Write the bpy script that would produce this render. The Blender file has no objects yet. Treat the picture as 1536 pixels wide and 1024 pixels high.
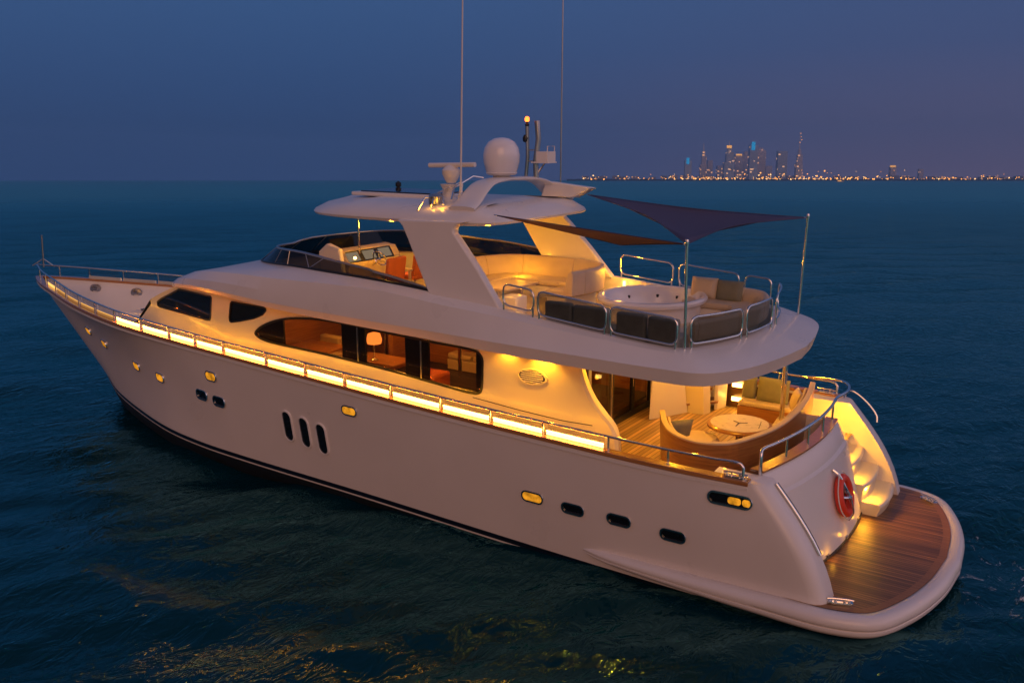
import bpy, bmesh, math, random
import numpy as np
from mathutils import Vector, Matrix, geometry
from mathutils.bvhtree import BVHTree

sc = bpy.context.scene
COL = sc.collection
R = math.radians
random.seed(7)
rng = np.random.default_rng(7)

# ------------------------------------------------------------------ camera
# BOAT FRAME: x to the bow, y to port, z up, metres.  The yacht rides trimmed a
# little bow-up and heeled to port; TILT carries boat-frame objects to the world.
F_PX, TH, PITCH = 1367.0, R(56.5), 0.22786710958535233
CAM = Vector((-1.62, 17.26, 8.2))
HEAD = Vector((math.cos(TH), -math.sin(TH), 0)); RIGHT = Vector((-math.sin(TH), -math.cos(TH), 0))
TILT_A = math.atan(317/1367) - math.atan(243/1367)
PIV = Vector((3.0, 0.0, 0.0))
TILT = Matrix.Translation(PIV) @ Matrix.Rotation(TILT_A, 4, RIGHT) @ Matrix.Translation(-PIV)
cam_d = bpy.data.cameras.new('camera'); cam = bpy.data.objects.new('camera', cam_d); COL.objects.link(cam)
cam_d.sensor_width = 36; cam_d.lens = F_PX/1536*36; cam_d.clip_end = 40000; cam_d.clip_start = 0.1
fw = HEAD*math.cos(PITCH) - Vector((0, 0, 1))*math.sin(PITCH); up = RIGHT.cross(fw)
m = Matrix.Identity(4)
for i in range(3):
    m[i][0] = RIGHT[i]; m[i][1] = up[i]; m[i][2] = -fw[i]; m[i][3] = CAM[i]
cam.matrix_world = TILT @ m
sc.camera = cam
CAMW = (TILT @ m).translation.copy()

# ------------------------------------------------------------------ world: dusk sky
w = bpy.data.worlds.new('World'); sc.world = w; w.use_nodes = True
nt = w.node_tree; nt.nodes.clear()
def N(t, kind, **kw):
    n = t.nodes.new(kind)
    for k, v in kw.items(): setattr(n, k, v)
    return n
SKY_S = 1.0
tc = N(nt, 'ShaderNodeTexCoord'); sx = N(nt, 'ShaderNodeSeparateXYZ')
nt.links.new(tc.outputs['Generated'], sx.inputs[0])
def ramp(t, stops, interp='LINEAR'):
    r = N(t, 'ShaderNodeValToRGB'); r.color_ramp.interpolation = interp
    e = r.color_ramp.elements
    while len(e) < len(stops): e.new(0.5)
    for el, (p, c) in zip(e, stops):
        el.position = p; el.color = (*c, 1) if len(c) == 3 else c
    return r
left = ramp(nt, [(0.0, (.026, .064, .185)), (.06, (.030, .070, .190)), (.18, (.041, .098, .242)), (.32, (.040, .104, .262)), (.6, (.06, .10, .24)), (1, (.09, .10, .20))])
right = ramp(nt, [(0.0, (.165, .112, .185)), (.05, (.120, .100, .185)), (.13, (.066, .090, .205)), (.30, (.040, .100, .245)), (.6, (.06, .10, .24)), (1, (.09, .10, .20))])
back = ramp(nt, [(0.0, (.30, .12, .055)), (.12, (.25, .11, .07)), (.35, (.14, .09, .10)), (.7, (.09, .09, .15)), (1, (.09, .10, .20))])
aft = ramp(nt, [(0.0, (.85, .54, .60)), (.15, (.85, .59, .72)), (.45, (.60, .48, .62)), (.8, (.15, .14, .22)), (1, (.09, .10, .20))])
for r_ in (left, right, back, aft): nt.links.new(sx.outputs[2], r_.inputs[0])
def dotdir(v):
    d = N(nt, 'ShaderNodeVectorMath', operation='DOT_PRODUCT'); d.inputs[1].default_value = v
    nt.links.new(tc.outputs['Generated'], d.inputs[0]); return d.outputs['Value']
def maprange(t, val, a, b, smooth=True):
    mr = N(t, 'ShaderNodeMapRange'); mr.interpolation_type = 'SMOOTHSTEP' if smooth else 'LINEAR'
    mr.inputs['From Min'].default_value = a; mr.inputs['From Max'].default_value = b
    t.links.new(val, mr.inputs['Value']); return mr.outputs[0]
def mixc(t, fac, a, b, mode='MIX'):
    mx = N(t, 'ShaderNodeMix', data_type='RGBA', blend_type=mode)
    if isinstance(fac, float): mx.inputs[0].default_value = fac
    else: t.links.new(fac, mx.inputs[0])
    for s, v in ((6, a), (7, b)):
        if isinstance(v, tuple): mx.inputs[s].default_value = (*v, 1) if len(v) == 3 else v
        else: t.links.new(v, mx.inputs[s])
    return mx.outputs[2]
side = maprange(nt, dotdir(RIGHT), -.25, .55)
behind = maprange(nt, dotdir((-.2, .98, 0)), -.25, .75)
astern = maprange(nt, dotdir((-.97, -.10, .2)), .25, .95)
c1 = mixc(nt, side, left.outputs[0], right.outputs[0])
c2 = mixc(nt, astern, mixc(nt, behind, c1, back.outputs[0]), aft.outputs[0])
bg = N(nt, 'ShaderNodeBackground'); wo = N(nt, 'ShaderNodeOutputWorld')
bg.inputs[1].default_value = SKY_S
nt.links.new(c2, bg.inputs[0]); nt.links.new(bg.outputs[0], wo.inputs[0])

# afterglow of the set sun behind the camera: one wide soft warm sun
sd = bpy.data.lights.new('afterglow_sun', 'SUN'); so = bpy.data.objects.new('afterglow_sun', sd); COL.objects.link(so)
sd.energy = 0.74; sd.angle = R(40); sd.color = (1.0, .48, .24)
to_sun = Vector((-.45, .82, .38)).normalized()
so.rotation_euler = to_sun.to_track_quat('Z', 'Y').to_euler()

sc.view_settings.view_transform = 'Standard'; sc.view_settings.look = 'None'
sc.view_settings.exposure = 0; sc.view_settings.gamma = 1
HAZE_D = 1.6e-4
sc.cycles.use_denoising = True
sc.cycles.max_bounces = 10; sc.cycles.glossy_bounces = 5; sc.cycles.transparent_max_bounces = 12
sc.cycles.caustics_reflective = False; sc.cycles.caustics_refractive = False
sc.cycles.sample_clamp_indirect = 8

# ------------------------------------------------------------------ materials
MATS = {}
def mat(name, col=(.8, .8, .8), rough=.4, metal=0., spec=.5, coat=0., emit=None, estr=0., var=0., vscale=3., bump=0., bscale=40., trans=0.):
    m_ = bpy.data.materials.new(name); m_.use_nodes = True; MATS[name] = m_
    t = m_.node_tree; b = t.nodes['Principled BSDF']
    b.inputs['Base Color'].default_value = (*col, 1); b.inputs['Roughness'].default_value = rough
    b.inputs['Metallic'].default_value = metal; b.inputs['Specular IOR Level'].default_value = spec
    b.inputs['Coat Weight'].default_value = coat; b.inputs['Coat Roughness'].default_value = .06
    b.inputs['Transmission Weight'].default_value = trans
    if emit: b.inputs['Emission Color'].default_value = (*emit, 1); b.inputs['Emission Strength'].default_value = estr
    if var or bump:
        co = N(t, 'ShaderNodeTexCoord')
    if var:
        no = N(t, 'ShaderNodeTexNoise'); no.inputs['Scale'].default_value = vscale; no.inputs['Detail'].default_value = 5
        t.links.new(co.outputs['Object'], no.inputs['Vector'])
        lo = tuple(c*(1-var) for c in col); hi = tuple(min(1, c*(1+var)) for c in col)
        rp = ramp(t, [(.3, lo), (.7, hi)]); t.links.new(no.outputs[0], rp.inputs[0]); t.links.new(rp.outputs[0], b.inputs['Base Color'])
        rr = N(t, 'ShaderNodeMapRange'); rr.inputs['To Min'].default_value = max(.02, rough-.08); rr.inputs['To Max'].default_value = rough+.08
        t.links.new(no.outputs[0], rr.inputs[0]); t.links.new(rr.outputs[0], b.inputs['Roughness'])
    if bump:
        nb = N(t, 'ShaderNodeTexNoise'); nb.inputs['Scale'].default_value = bscale; nb.inputs['Detail'].default_value = 4
        t.links.new(co.outputs['Object'], nb.inputs['Vector'])
        bp = N(t, 'ShaderNodeBump'); bp.inputs['Strength'].default_value = bump; bp.inputs['Distance'].default_value = .02
        t.links.new(nb.outputs[0], bp.inputs['Height']); t.links.new(bp.outputs[0], b.inputs['Normal'])
    return m_
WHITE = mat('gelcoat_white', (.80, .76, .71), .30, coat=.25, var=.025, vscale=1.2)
HOUSEW = mat('deckhouse_warmed_gelcoat', (.80, .70, .48), .32, coat=.2, var=.025, vscale=1.2)  # lamp warmth put into the paint colour; walls and steps share it
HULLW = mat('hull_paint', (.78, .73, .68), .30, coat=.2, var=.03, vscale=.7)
NAVY = mat('boot_stripe_navy', (.006, .008, .018), .3)
ANTI = mat('antifouling_black', (.006, .007, .008), .6)
CHROME = mat('polished_steel', (.80, .78, .76), .13, metal=1.)
STEELD = mat('brushed_steel', (.45, .44, .44), .3, metal=1.)
BLACK = mat('black_trim', (.008, .008, .009), .35)
DGLASS = mat('dark_tinted_glass', (.006, .007, .010), .05, spec=.6)
RUB = mat('groove_seal', (.03, .025, .02), .6)
CREAM = mat('cream_leather', (.62, .50, .36), .5, var=.05, vscale=4, bump=.15, bscale=30)
GREYC = mat('grey_green_cushion', (.20, .20, .15), .85, var=.08, vscale=8, bump=.25, bscale=120)
DGREY = mat('dark_grey_cover', (.30, .31, .28), .75, var=.15, vscale=5, bump=.2, bscale=90)
ORANGE = mat('orange_leather', (.62, .16, .035), .5, var=.06, vscale=5)
RED = mat('life_ring_red', (.74, .05, .015), .45, var=.06, vscale=6)
ROPE = mat('white_rope', (.75, .72, .66), .8, bump=.4, bscale=150)
SAIL = mat('sail_cloth', (.12, .12, .22), .85, bump=.15, bscale=200)
DARKIN = mat('dark_interior_panel', (.05, .03, .018), .5, var=.2, vscale=4)
STONE = mat('table_top_stone', (.72, .64, .48), .3, var=.10, vscale=9)
TUBW = mat('tub_acrylic', (.82, .80, .82), .16, coat=.4, var=.02)
LAND = mat('far_land', (.03, .03, .04), .9, var=.2, vscale=.01)
WALLP = mat('interior_cream', (.55, .40, .24), .6)

def wood(name, c0, c1, line, pitch, axis, rough=.4, lines=True, coat=0.):
    """planks along an axis: dark caulk lines every `pitch` metres across the other axis, fine grain along."""
    m_ = bpy.data.materials.new(name); m_.use_nodes = True; t = m_.node_tree; b = t.nodes['Principled BSDF']
    co = N(t, 'ShaderNodeTexCoord'); sp = N(t, 'ShaderNodeSeparateXYZ'); t.links.new(co.outputs['Object'], sp.inputs[0])
    across = sp.outputs[{'x': 1, 'y': 0, 'z': 2}[axis]]
    mp = N(t, 'ShaderNodeMapping'); s = {'x': (1.2, 40, 40), 'y': (40, 1.2, 40), 'z': (2, 2, 40)}[axis]
    mp.inputs['Scale'].default_value = s; t.links.new(co.outputs['Object'], mp.inputs[0])
    no = N(t, 'ShaderNodeTexNoise'); no.inputs['Scale'].default_value = 1.; no.inputs['Detail'].default_value = 6; t.links.new(mp.outputs[0], no.inputs[0])
    rp = ramp(t, [(.3, c0), (.7, c1)]); t.links.new(no.outputs[0], rp.inputs[0])
    out = rp.outputs[0]
    dv = N(t, 'ShaderNodeMath', operation='DIVIDE'); dv.inputs[1].default_value = pitch; t.links.new(across, dv.inputs[0])
    fl = N(t, 'ShaderNodeMath', operation='FLOOR'); t.links.new(dv.outputs[0], fl.inputs[0])
    wn = N(t, 'ShaderNodeTexWhiteNoise', noise_dimensions='1D'); t.links.new(fl.outputs[0], wn.inputs['W'])
    mr = N(t, 'ShaderNodeMapRange'); mr.inputs['To Min'].default_value = .62; mr.inputs['To Max'].default_value = 1.25
    t.links.new(wn.outputs[0], mr.inputs[0])
    if lines:
        out = mixc(t, 1.0, out, mr.outputs[0], 'MULTIPLY')
        fr = N(t, 'ShaderNodeMath', operation='FRACT'); t.links.new(dv.outputs[0], fr.inputs[0])
        gt = N(t, 'ShaderNodeMath', operation='LESS_THAN'); gt.inputs[1].default_value = .13; t.links.new(fr.outputs[0], gt.inputs[0])
        out = mixc(t, gt.outputs[0], out, line)
    t.links.new(out, b.inputs['Base Color']); b.inputs['Roughness'].default_value = rough
    b.inputs['Coat Weight'].default_value = coat; b.inputs['Coat Roughness'].default_value = .12
    return m_
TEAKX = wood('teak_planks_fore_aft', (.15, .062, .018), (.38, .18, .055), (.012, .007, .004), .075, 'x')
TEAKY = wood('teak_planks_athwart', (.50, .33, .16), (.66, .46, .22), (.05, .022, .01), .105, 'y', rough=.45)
TEAKB = wood('teak_border', (.24, .10, .03), (.36, .165, .05), (.02, .01, .01), 5., 'x', lines=False)
VARN = wood('varnished_wood', (.26, .105, .03), (.42, .19, .06), (.1, .04, .01), .4, 'z', rough=.28, lines=False, coat=.4)
CAPW = wood('varnished_cap_rail', (.34, .14, .04), (.48, .22, .07), (.1, .04, .01), .4, 'x', rough=.25, lines=False, coat=.5)

def emis(name, col, s, var=0., vscale=8.):
    m_ = bpy.data.materials.new(name); m_.use_nodes = True; t = m_.node_tree; t.nodes.clear()
    e = N(t, 'ShaderNodeEmission'); e.inputs[0].default_value = (*col, 1); e.inputs[1].default_value = s
    o = N(t, 'ShaderNodeOutputMaterial'); t.links.new(e.outputs[0], o.inputs[0])
    if var:
        co = N(t, 'ShaderNodeTexCoord'); no = N(t, 'ShaderNodeTexNoise'); no.inputs['Scale'].default_value = vscale; no.inputs['Detail'].default_value = 3
        t.links.new(co.outputs['Object'], no.inputs[0])
        rp = ramp(t, [(.35, tuple(c*(1-var) for c in col)), (.6, col)]); t.links.new(no.outputs[0], rp.inputs[0]); t.links.new(rp.outputs[0], e.inputs[0])
    return m_
WARM = (1.0, .60, .15)
STRIP = emis('led_strip', (1.0, .55, .14), 6)
GLINTL = emis('added_glint_line', (1.0, .18, .012), 250)  # added emitter, far brighter than the strip, to spark glints on the sea
STRIPD = emis('led_strip_dim', (1.0, .50, .12), 1.6)
STRIPL = emis('led_strip_faint', (1.0, .45, .12), .42)
DOWN = emis('downlight_glow', (1.0, .50, .10), 16)
PORTLIT = emis('lit_cabin_pane', (1.0, .38, .02), .9, var=.6, vscale=6)
LAMPO = emis('lamp_shade_glow', (1.0, .28, .05), 2.2)
MASTL = emis('mast_light_glow', (1.0, .15, .02), 5)

def glass(name, tint, gl=.12, rough=.02):
    """a see-through pane: tinted transparency with a mirror reflection on top"""
    m_ = bpy.data.materials.new(name); m_.use_nodes = True; t = m_.node_tree; t.nodes.clear()
    tr = N(t, 'ShaderNodeBsdfTransparent'); tr.inputs[0].default_value = (*tint, 1)
    g = N(t, 'ShaderNodeBsdfGlossy'); g.inputs['Roughness'].default_value = rough
    lw0 = N(t, 'ShaderNodeLayerWeight'); lw0.inputs[0].default_value = .5
    p5 = N(t, 'ShaderNodeMath', operation='POWER'); p5.inputs[1].default_value = 5; t.links.new(lw0.outputs['Facing'], p5.inputs[0])
    lw = N(t, 'ShaderNodeMath', operation='MULTIPLY_ADD'); lw.inputs[1].default_value = .9; lw.inputs[2].default_value = .045; t.links.new(p5.outputs[0], lw.inputs[0])
    mx = N(t, 'ShaderNodeMixShader'); o = N(t, 'ShaderNodeOutputMaterial')
    t.links.new(lw.outputs[0], mx.inputs[0]); t.links.new(tr.outputs[0], mx.inputs[1]); t.links.new(g.outputs[0], mx.inputs[2])
    t.links.new(mx.outputs[0], o.inputs[0]); return m_
TINT = glass('tinted_window_glass', (.62, .48, .34))
SMOKE = glass('smoked_panel_glass', (.46, .46, .43))
SCREEN = glass('windscreen_glass', (.10, .10, .10))
CLEAR = glass('clear_panel', (.8, .8, .78))

# sail: cloth lets some of the light below through
t = SAIL.node_tree; b_ = t.nodes['Principled BSDF']; tl = N(t, 'ShaderNodeBsdfTranslucent'); tl.inputs[0].default_value = (.10, .09, .16, 1)
mxs = N(t, 'ShaderNodeMixShader'); mxs.inputs[0].default_value = .35
t.links.new(b_.outputs[0], mxs.inputs[1]); t.links.new(tl.outputs[0], mxs.inputs[2]); t.links.new(mxs.outputs[0], t.nodes['Material Output'].inputs[0])

# ------------------------------------------------------------------ helpers
ORG = {}
BOAT_TOP = []
def tag(o, label=None, cat=None, group=None, kind=None):
    for k, v in (('label', label), ('category', cat), ('group', group), ('kind', kind)):
        if v: o[k] = v
    return o
def empty(name, loc=(0, 0, 0), label=None, cat=None, group=None, boat=True):
    o = bpy.data.objects.new(name, None); COL.objects.link(o); o.location = loc; o.empty_display_size = .2
    ORG[o.name] = Vector(loc); tag(o, label, cat, group)
    if boat: BOAT_TOP.append(o)
    return o
def org(p):
    while p is not None and p.parent is not None: p = p.parent
    return ORG.get(p.name, Vector((0, 0, 0))) if p is not None else Vector((0, 0, 0))
class MB:
    """collects shapes in boat-frame coordinates; build() links ONE mesh object"""
    def __init__(s): s.v = []; s.f = []; s.mi = []
    def add(s, vs, fs, mi=0):
        k = len(s.v); s.v += [tuple(v) for v in vs]; s.f += [tuple(i+k for i in f) for f in fs]; s.mi += [mi]*len(fs); return s
    def box(s, a, b, mi=0):
        x0, y0, z0 = [min(p, q) for p, q in zip(a, b)]; x1, y1, z1 = [max(p, q) for p, q in zip(a, b)]
        v = [(x0, y0, z0), (x1, y0, z0), (x1, y1, z0), (x0, y1, z0), (x0, y0, z1), (x1, y0, z1), (x1, y1, z1), (x0, y1, z1)]
        return s.add(v, [(3, 2, 1, 0), (4, 5, 6, 7), (0, 1, 5, 4), (1, 2, 6, 5), (2, 3, 7, 6), (3, 0, 4, 7)], mi)
    def tube(s, pts, r, n=8, closed=False, mi=0, r2=None):
        pts = [Vector(p) for p in pts]; m_ = len(pts); k0 = len(s.v); vs = []; fs = []
        prev = None
        for i, p in enumerate(pts):
            if closed: d = pts[(i+1) % m_] - pts[i-1]
            else: d = pts[min(i+1, m_-1)] - pts[max(i-1, 0)]
            d.normalize()
            if prev is None:
                a = Vector((0, 0, 1)) if abs(d.z) < .9 else Vector((1, 0, 0))
                u = d.cross(a).normalized()
            else:
                u = (prev - d*prev.dot(d))
                u = u.normalized() if u.length > 1e-6 else d.orthogonal().normalized()
            prev = u; v_ = d.cross(u)
            rr = r if r2 is None else r + (r2-r)*i/(m_-1)
            for j in range(n):
                a = 2*math.pi*j/n; vs.append(p + u*math.cos(a)*rr + v_*math.sin(a)*rr)
        for i in range(m_ if closed else m_-1):
            for j in range(n):
                i2 = (i+1) % m_; j2 = (j+1) % n
                fs.append((i*n+j, i*n+j2, i2*n+j2, i2*n+j))
        if not closed: fs += [tuple(range(n))[::-1], tuple((m_-1)*n+j for j in range(n))]
        return s.add(vs, fs, mi)
    def lathe(s, c, prof, n=32, axis='z', mi=0, sx=1., sy=1.):
        """prof: (radius, height) list"""
        c = Vector(c); vs = []; fs = []
        for r, h in prof:
            for j in range(n):
                a = 2*math.pi*j/n; p = (r*math.cos(a)*sx, r*math.sin(a)*sy, h)
                if axis == 'x': p = (h, p[0], p[1])
                if axis == 'y': p = (p[0], h, p[1])
                vs.append(c + Vector(p))
        for i in range(len(prof)-1):
            for j in range(n):
                j2 = (j+1) % n; fs.append((i*n+j, i*n+j2, (i+1)*n+j2, (i+1)*n+j))
        if prof[0][0] > 1e-4: fs.append(tuple(range(n))[::-1])
        if prof[-1][0] > 1e-4: fs.append(tuple((len(prof)-1)*n+j for j in range(n)))
        return s.add(vs, fs, mi)
    def loft(s, rings, closed=False, mi=0, mis=None):
        n = len(rings[0]); k = len(s.v)
        for r in rings: s.v += [tuple(p) for p in r]
        for i in range(len(rings)-1):
            for j in range(n if closed else n-1):
                j2 = (j+1) % n; s.f.append((k+i*n+j, k+i*n+j2, k+(i+1)*n+j2, k+(i+1)*n+j)); s.mi.append(mis[i] if mis else mi)
        return s
    def poly(s, pts, holes=(), flip=False, mi=0):
        loops = [[Vector(p) for p in pts]] + [[Vector(p) for p in h] for h in holes]
        tri = geometry.tessellate_polygon(loops); vs = [p for l in loops for p in l]
        return s.add(vs, [t[::-1] if flip else t for t in tri], mi)
    def prism(s, pts, d, mi=0):
        """closed planar outline extruded by vector d"""
        pts = [Vector(p) for p in pts]; d = Vector(d); n = len(pts)
        vs = pts + [p+d for p in pts]
        tri = geometry.tessellate_polygon([pts])
        fs = [t for t in tri] + [tuple(i+n for i in t[::-1]) for t in tri] + [(i, (i+1) % n, n+(i+1) % n, n+i) for i in range(n)]
        return s.add(vs, fs, mi)
    def build(s, name, mats, parent=None, smooth=40, bevel=0., boat=True, seg=2, sub=0):
        me = bpy.data.meshes.new(name); o_ = org(parent) if parent else Vector((0, 0, 0))
        me.from_pydata([Vector(v)-o_ for v in s.v], [], s.f)
        if not isinstance(mats, (list, tuple)): mats = [mats]
        for m_ in mats: me.materials.append(m_)
        if len(mats) > 1: me.polygons.foreach_set('material_index', s.mi)
        bm = bmesh.new(); bm.from_mesh(me)
        bmesh.ops.remove_doubles(bm, verts=bm.verts, dist=1e-5)
        bmesh.ops.recalc_face_normals(bm, faces=bm.faces)
        if smooth:
            for f in bm.faces: f.smooth = True
            for e in bm.edges:
                if len(e.link_faces) == 2 and e.calc_face_angle(0) > R(smooth): e.smooth = False
        bm.to_mesh(me); bm.free()
        o = bpy.data.objects.new(name, me); COL.objects.link(o)
        if parent: o.parent = parent
        elif boat: BOAT_TOP.append(o)
        if bevel:
            b = o.modifiers.new('bevel', 'BEVEL'); b.width = bevel; b.segments = seg; b.limit_method = 'ANGLE'; b.angle_limit = R(35); b.harden_normals = False
        if sub:
            b = o.modifiers.new('sub', 'SUBSURF'); b.levels = sub; b.render_levels = sub
        return o
def cr(ctrl, n=8, closed=False):
    """Catmull-Rom through control points"""
    P = [np.array(p, float) for p in ctrl]; out = []; m_ = len(P)
    rngi = range(m_) if closed else range(m_-1)
    for i in rngi:
        p1, p2 = P[i], P[(i+1) % m_]
        p0 = P[i-1] if (i > 0 or closed) else 2*p1-p2
        p3 = P[(i+2) % m_] if (i+2 < m_ or closed) else 2*p2-p1
        d1 = max(1e-6, np.linalg.norm(p1-p0)**.5); d2 = max(1e-6, np.linalg.norm(p2-p1)**.5); d3 = max(1e-6, np.linalg.norm(p3-p2)**.5)
        t0, t1 = 0, d1; t2 = t1+d2; t3 = t2+d3
        for k in range(n):
            t_ = t1+(t2-t1)*k/n
            a1 = (t1-t_)/(t1-t0)*p0+(t_-t0)/(t1-t0)*p1; a2 = (t2-t_)/(t2-t1)*p1+(t_-t1)/(t2-t1)*p2; a3 = (t3-t_)/(t3-t2)*p2+(t_-t2)/(t3-t2)*p3
            b1 = (t2-t_)/(t2-t0)*a1+(t_-t0)/(t2-t0)*a2; b2 = (t3-t_)/(t3-t1)*a2+(t_-t1)/(t3-t1)*a3
            out.append((t2-t_)/(t2-t1)*b1+(t_-t1)/(t2-t1)*b2)
    if not closed: out.append(P[-1])
    return out
def mirror(half):
    """half list nose..tail (y>=0) -> closed ring port then starboard"""
    a = [tuple(p) for p in half]; b = [(p[0], -p[1], p[2]) for p in a[-2:0:-1]]
    return a+b
def stadium(hw, hh, r, n=6):
    """rounded rectangle in (u,v)"""
    pts = []
    for cx, cy, a0 in ((hw-r, hh-r, 0), (-hw+r, hh-r, 90), (-hw+r, -hh+r, 180), (hw-r, -hh+r, 270)):
        for k in range(n+1):
            a = R(a0+90*k/n); pts.append((cx+r*math.cos(a), cy+r*math.sin(a)))
    return pts
def point_light(name, loc, power, r=.05, col=(1., .42, .018), parent=None, spot=None, aim=(0, 0, -1), blend=.6):
    d = bpy.data.lights.new(name, 'SPOT' if spot else 'POINT'); d.energy = power; d.color = col; d.shadow_soft_size = r
    o = bpy.data.objects.new(name, d); COL.objects.link(o)
    if spot:
        d.spot_size = R(spot); d.spot_blend = blend
        o.rotation_euler = (-Vector(aim)).to_track_quat('Z', 'Y').to_euler()
    o.location = Vector(loc) - (org(parent) if parent else Vector((0, 0, 0)))
    if parent: o.parent = parent
    else: BOAT_TOP.append(o)
    return o

# ================================================================== YACHT
yacht = empty('yacht', (0, 0, 0), 'white three deck motor yacht glowing with warm light on dark water', 'yacht')

# ---- hull: matched control points along sheer and boot-stripe lines
SH = [(3.0, 3.10, 2.42), (4.4, 3.20, 2.44), (7, 3.22, 2.50), (9.5, 3.22, 2.58), (12.2, 3.20, 2.69), (16.4, 3.06, 2.83), (18.6, 2.93, 2.89),
      (21.3, 2.70, 2.98), (24.3, 2.05, 3.06), (26.7, 1.28, 3.12), (28.7, .58, 3.17), (29.85, .03, 3.20)]
BT = [(1.74, 3.08, .10), (3.6, 3.06, .10), (6.4, 3.04, .12), (9, 3.0, .15), (12, 2.95, .19), (15.9, 2.87, .2), (17.8, 2.76, .2),
      (19.6, 2.48, .2), (22.0, 1.78, .2), (24.2, .98, .2), (25.6, .32, .2), (26.2, .02, .2)]
shc = cr(SH, 8); btc = cr(BT, 8); NS = len(shc)
LEV = [0, .03, .07, .12, .18, .25, .33, .41, .5, .6, .7, .8, .9, .96, 1.0]
rows = []
for t_ in LEV:
    row = []
    for i in range(NS):
        a, b = shc[i], btc[i]; p = a*(1-t_)+b*t_; k = i/(NS-1)
        belly = .06*math.sin(math.pi*t_)*max(0, 1-k/.5)
        kk = min(1, max(0, (k-.45)/.5)); kk = kk*kk*(3-2*kk)
        p = p + np.array([-.24*math.sin(math.pi*t_)*max(0, 1-k/.12), belly, 0]); p[1] = max(p[1]*(1-.33*kk*math.sin(math.pi*t_**.8)), .012); row.append(p)
    rows.append(row)
for dz, fy, rk in ((-.12, .992, .06), (-.16, .99, .08), (-.6, .93, .45), (-1.2, .60, 1.2), (-1.7, .02, 2.2)):
    rows.append([np.array([b[0]-rk*(i/(NS-1))**2, max(.012, b[1]*fy), b[2]+dz]) for i, b in enumerate(btc)])
rowmat = [0]*(len(LEV)-1) + [1, 0, 2, 2, 2]
hb = MB()
WING_Y = 2.60
def wing_cols(sgn):
    """extra columns rounding the after edge of the hull side into the sloped wing face"""
    cols = []
    for ph in (90, 68, 45, 22):
        r_ = .26
        cols.append([np.array([row[0][0]-r_*math.sin(R(ph)), row[0][1]-r_*(1-math.cos(R(ph))), row[0][2]]) for row in rows])
    inner = [np.array([row[0][0]-.27, WING_Y, row[0][2]]) for row in rows]
    inner2 = [np.array([3.7, WING_Y-.005, row[0][2]]) for row in rows]
    return [inner2, inner]+cols
cols = wing_cols(1) + [[rows[j][i] for j in range(len(rows))] for i in range(NS)]
for sgn in (1, -1):
    rr = [[(c_[j][0], sgn*c_[j][1], c_[j][2]) for c_ in cols] for j in range(len(rows))]
    hb.loft(rr, mis=rowmat)
    # stem closes because y -> 0 ; wing top
    hb.poly([(c_[0][0], sgn*c_[0][1], c_[0][2]) for c_ in cols[:11]])
hull = hb.build('hull', [HULLW, NAVY, ANTI], yacht, smooth=50)
tb = MB(); tb.poly([(2.0, 2.9, .12), (2.0, 2.9, -1.2), (2.0, -2.9, -1.2), (2.0, -2.9, .12)])
tb.build('underwater_transom', ANTI, hull, smooth=0)
bvh = BVHTree.FromPolygons([Vector(v) for v in hb.v], hb.f)
def hull_pt(x, z, sgn=1):
    h = bvh.ray_cast(Vector((x, 9*sgn, z)), Vector((0, -sgn, 0)))
    if h[0] is None: return None
    n = h[1]
    if n.y*sgn < 0: n = -n
    return h[0], n

# inward offset of the sheer
def inset(d, dz=0., i0=0):
    out = []
    for i in range(NS):
        a = shc[max(0, i-1)]; b = shc[min(NS-1, i+1)]; t_ = (b-a)[:2]; t_ /= np.linalg.norm(t_)
        n_ = np.array([t_[1], -t_[0]])*1.0
        n_ = -n_ if n_[1] > 0 else n_
        p = shc[i].copy(); p[:2] += n_*d; p[1] = max(.0, p[1]); p[2] += dz; out.append(p)
    return out
def deckz(x): return float(np.interp(x, [0, 7.4, 8.2, 12, 20, 24, 30], [1.75, 1.75, 1.85, 1.95, 2.08, 2.12, 2.25]))
i_in = inset(.17)
END = next(i for i in range(NS) if i_in[i][1] <= .02 or i == NS-1)
def lin_y(x, z, f=1.):
    """inner skin of the bulwark: upright amidships, following the flared hull in the bow"""
    y = float(np.interp(x, [p[0] for p in i_in[:END]], [p[1] for p in i_in[:END]]))
    if x < 15: return y
    h = hull_pt(x, z)
    return max(.02, min(y, h[0].y-.06 if h else .02))
def deck_y(x): return lin_y(x, deckz(x)-.02)
lining = MB()
for sgn in (1, -1):
    rows_ = []
    for f in (0, .12, .25, .4, .55, .7, .85, 1):
        rr = []
        for p in i_in[:END]:
            z = p[2]*(1-f)+(deckz(p[0])-.02)*f; xs_ = 26.2+3.65*(z-.2)/3-.12; rr.append((min(p[0], xs_), sgn*(p[1] if f == 0 else lin_y(p[0], z) if p[0] < xs_ else .012), z))
        rows_.append(rr)
    lining.loft(rows_)
lining.build('bulwark_lining', WHITE, yacht, smooth=60)
def strip_rails(name, m_, o0, o1, z0, z1, ia, ib, parent, bev=0.):
    """solid band running along the sheer between two inset distances and two heights, both sides"""
    out = []
    A = inset(o0); B = inset(o1)
    for sgn in (1, -1):
        b = MB(); rings = []
        for (L, z) in ((A, z0), (A, z1), (B, z1), (B, z0), (A, z0)):
            rings.append([(L[i][0], sgn*L[i][1], L[i][2]+z) for i in range(ia, ib)])
        b.loft(rings)
        for i in (ia, ib-1):
            q = [(L[i][0], sgn*L[i][1], L[i][2]+z) for (L, z) in ((A, z0), (A, z1), (B, z1), (B, z0))]
            b.add(q, [(0, 1, 2, 3)])
        out.append(b.build(name, m_, parent, smooth=50, bevel=bev))
    return out
caps = strip_rails('cap_rail', CAPW, -.035, .19, -.045, .035, 0, NS-1, yacht, .012)
strip_rails('rubbing_strake', WHITE, -.022, .02, -.13, -.075, 0, NS-2, hull)
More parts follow.
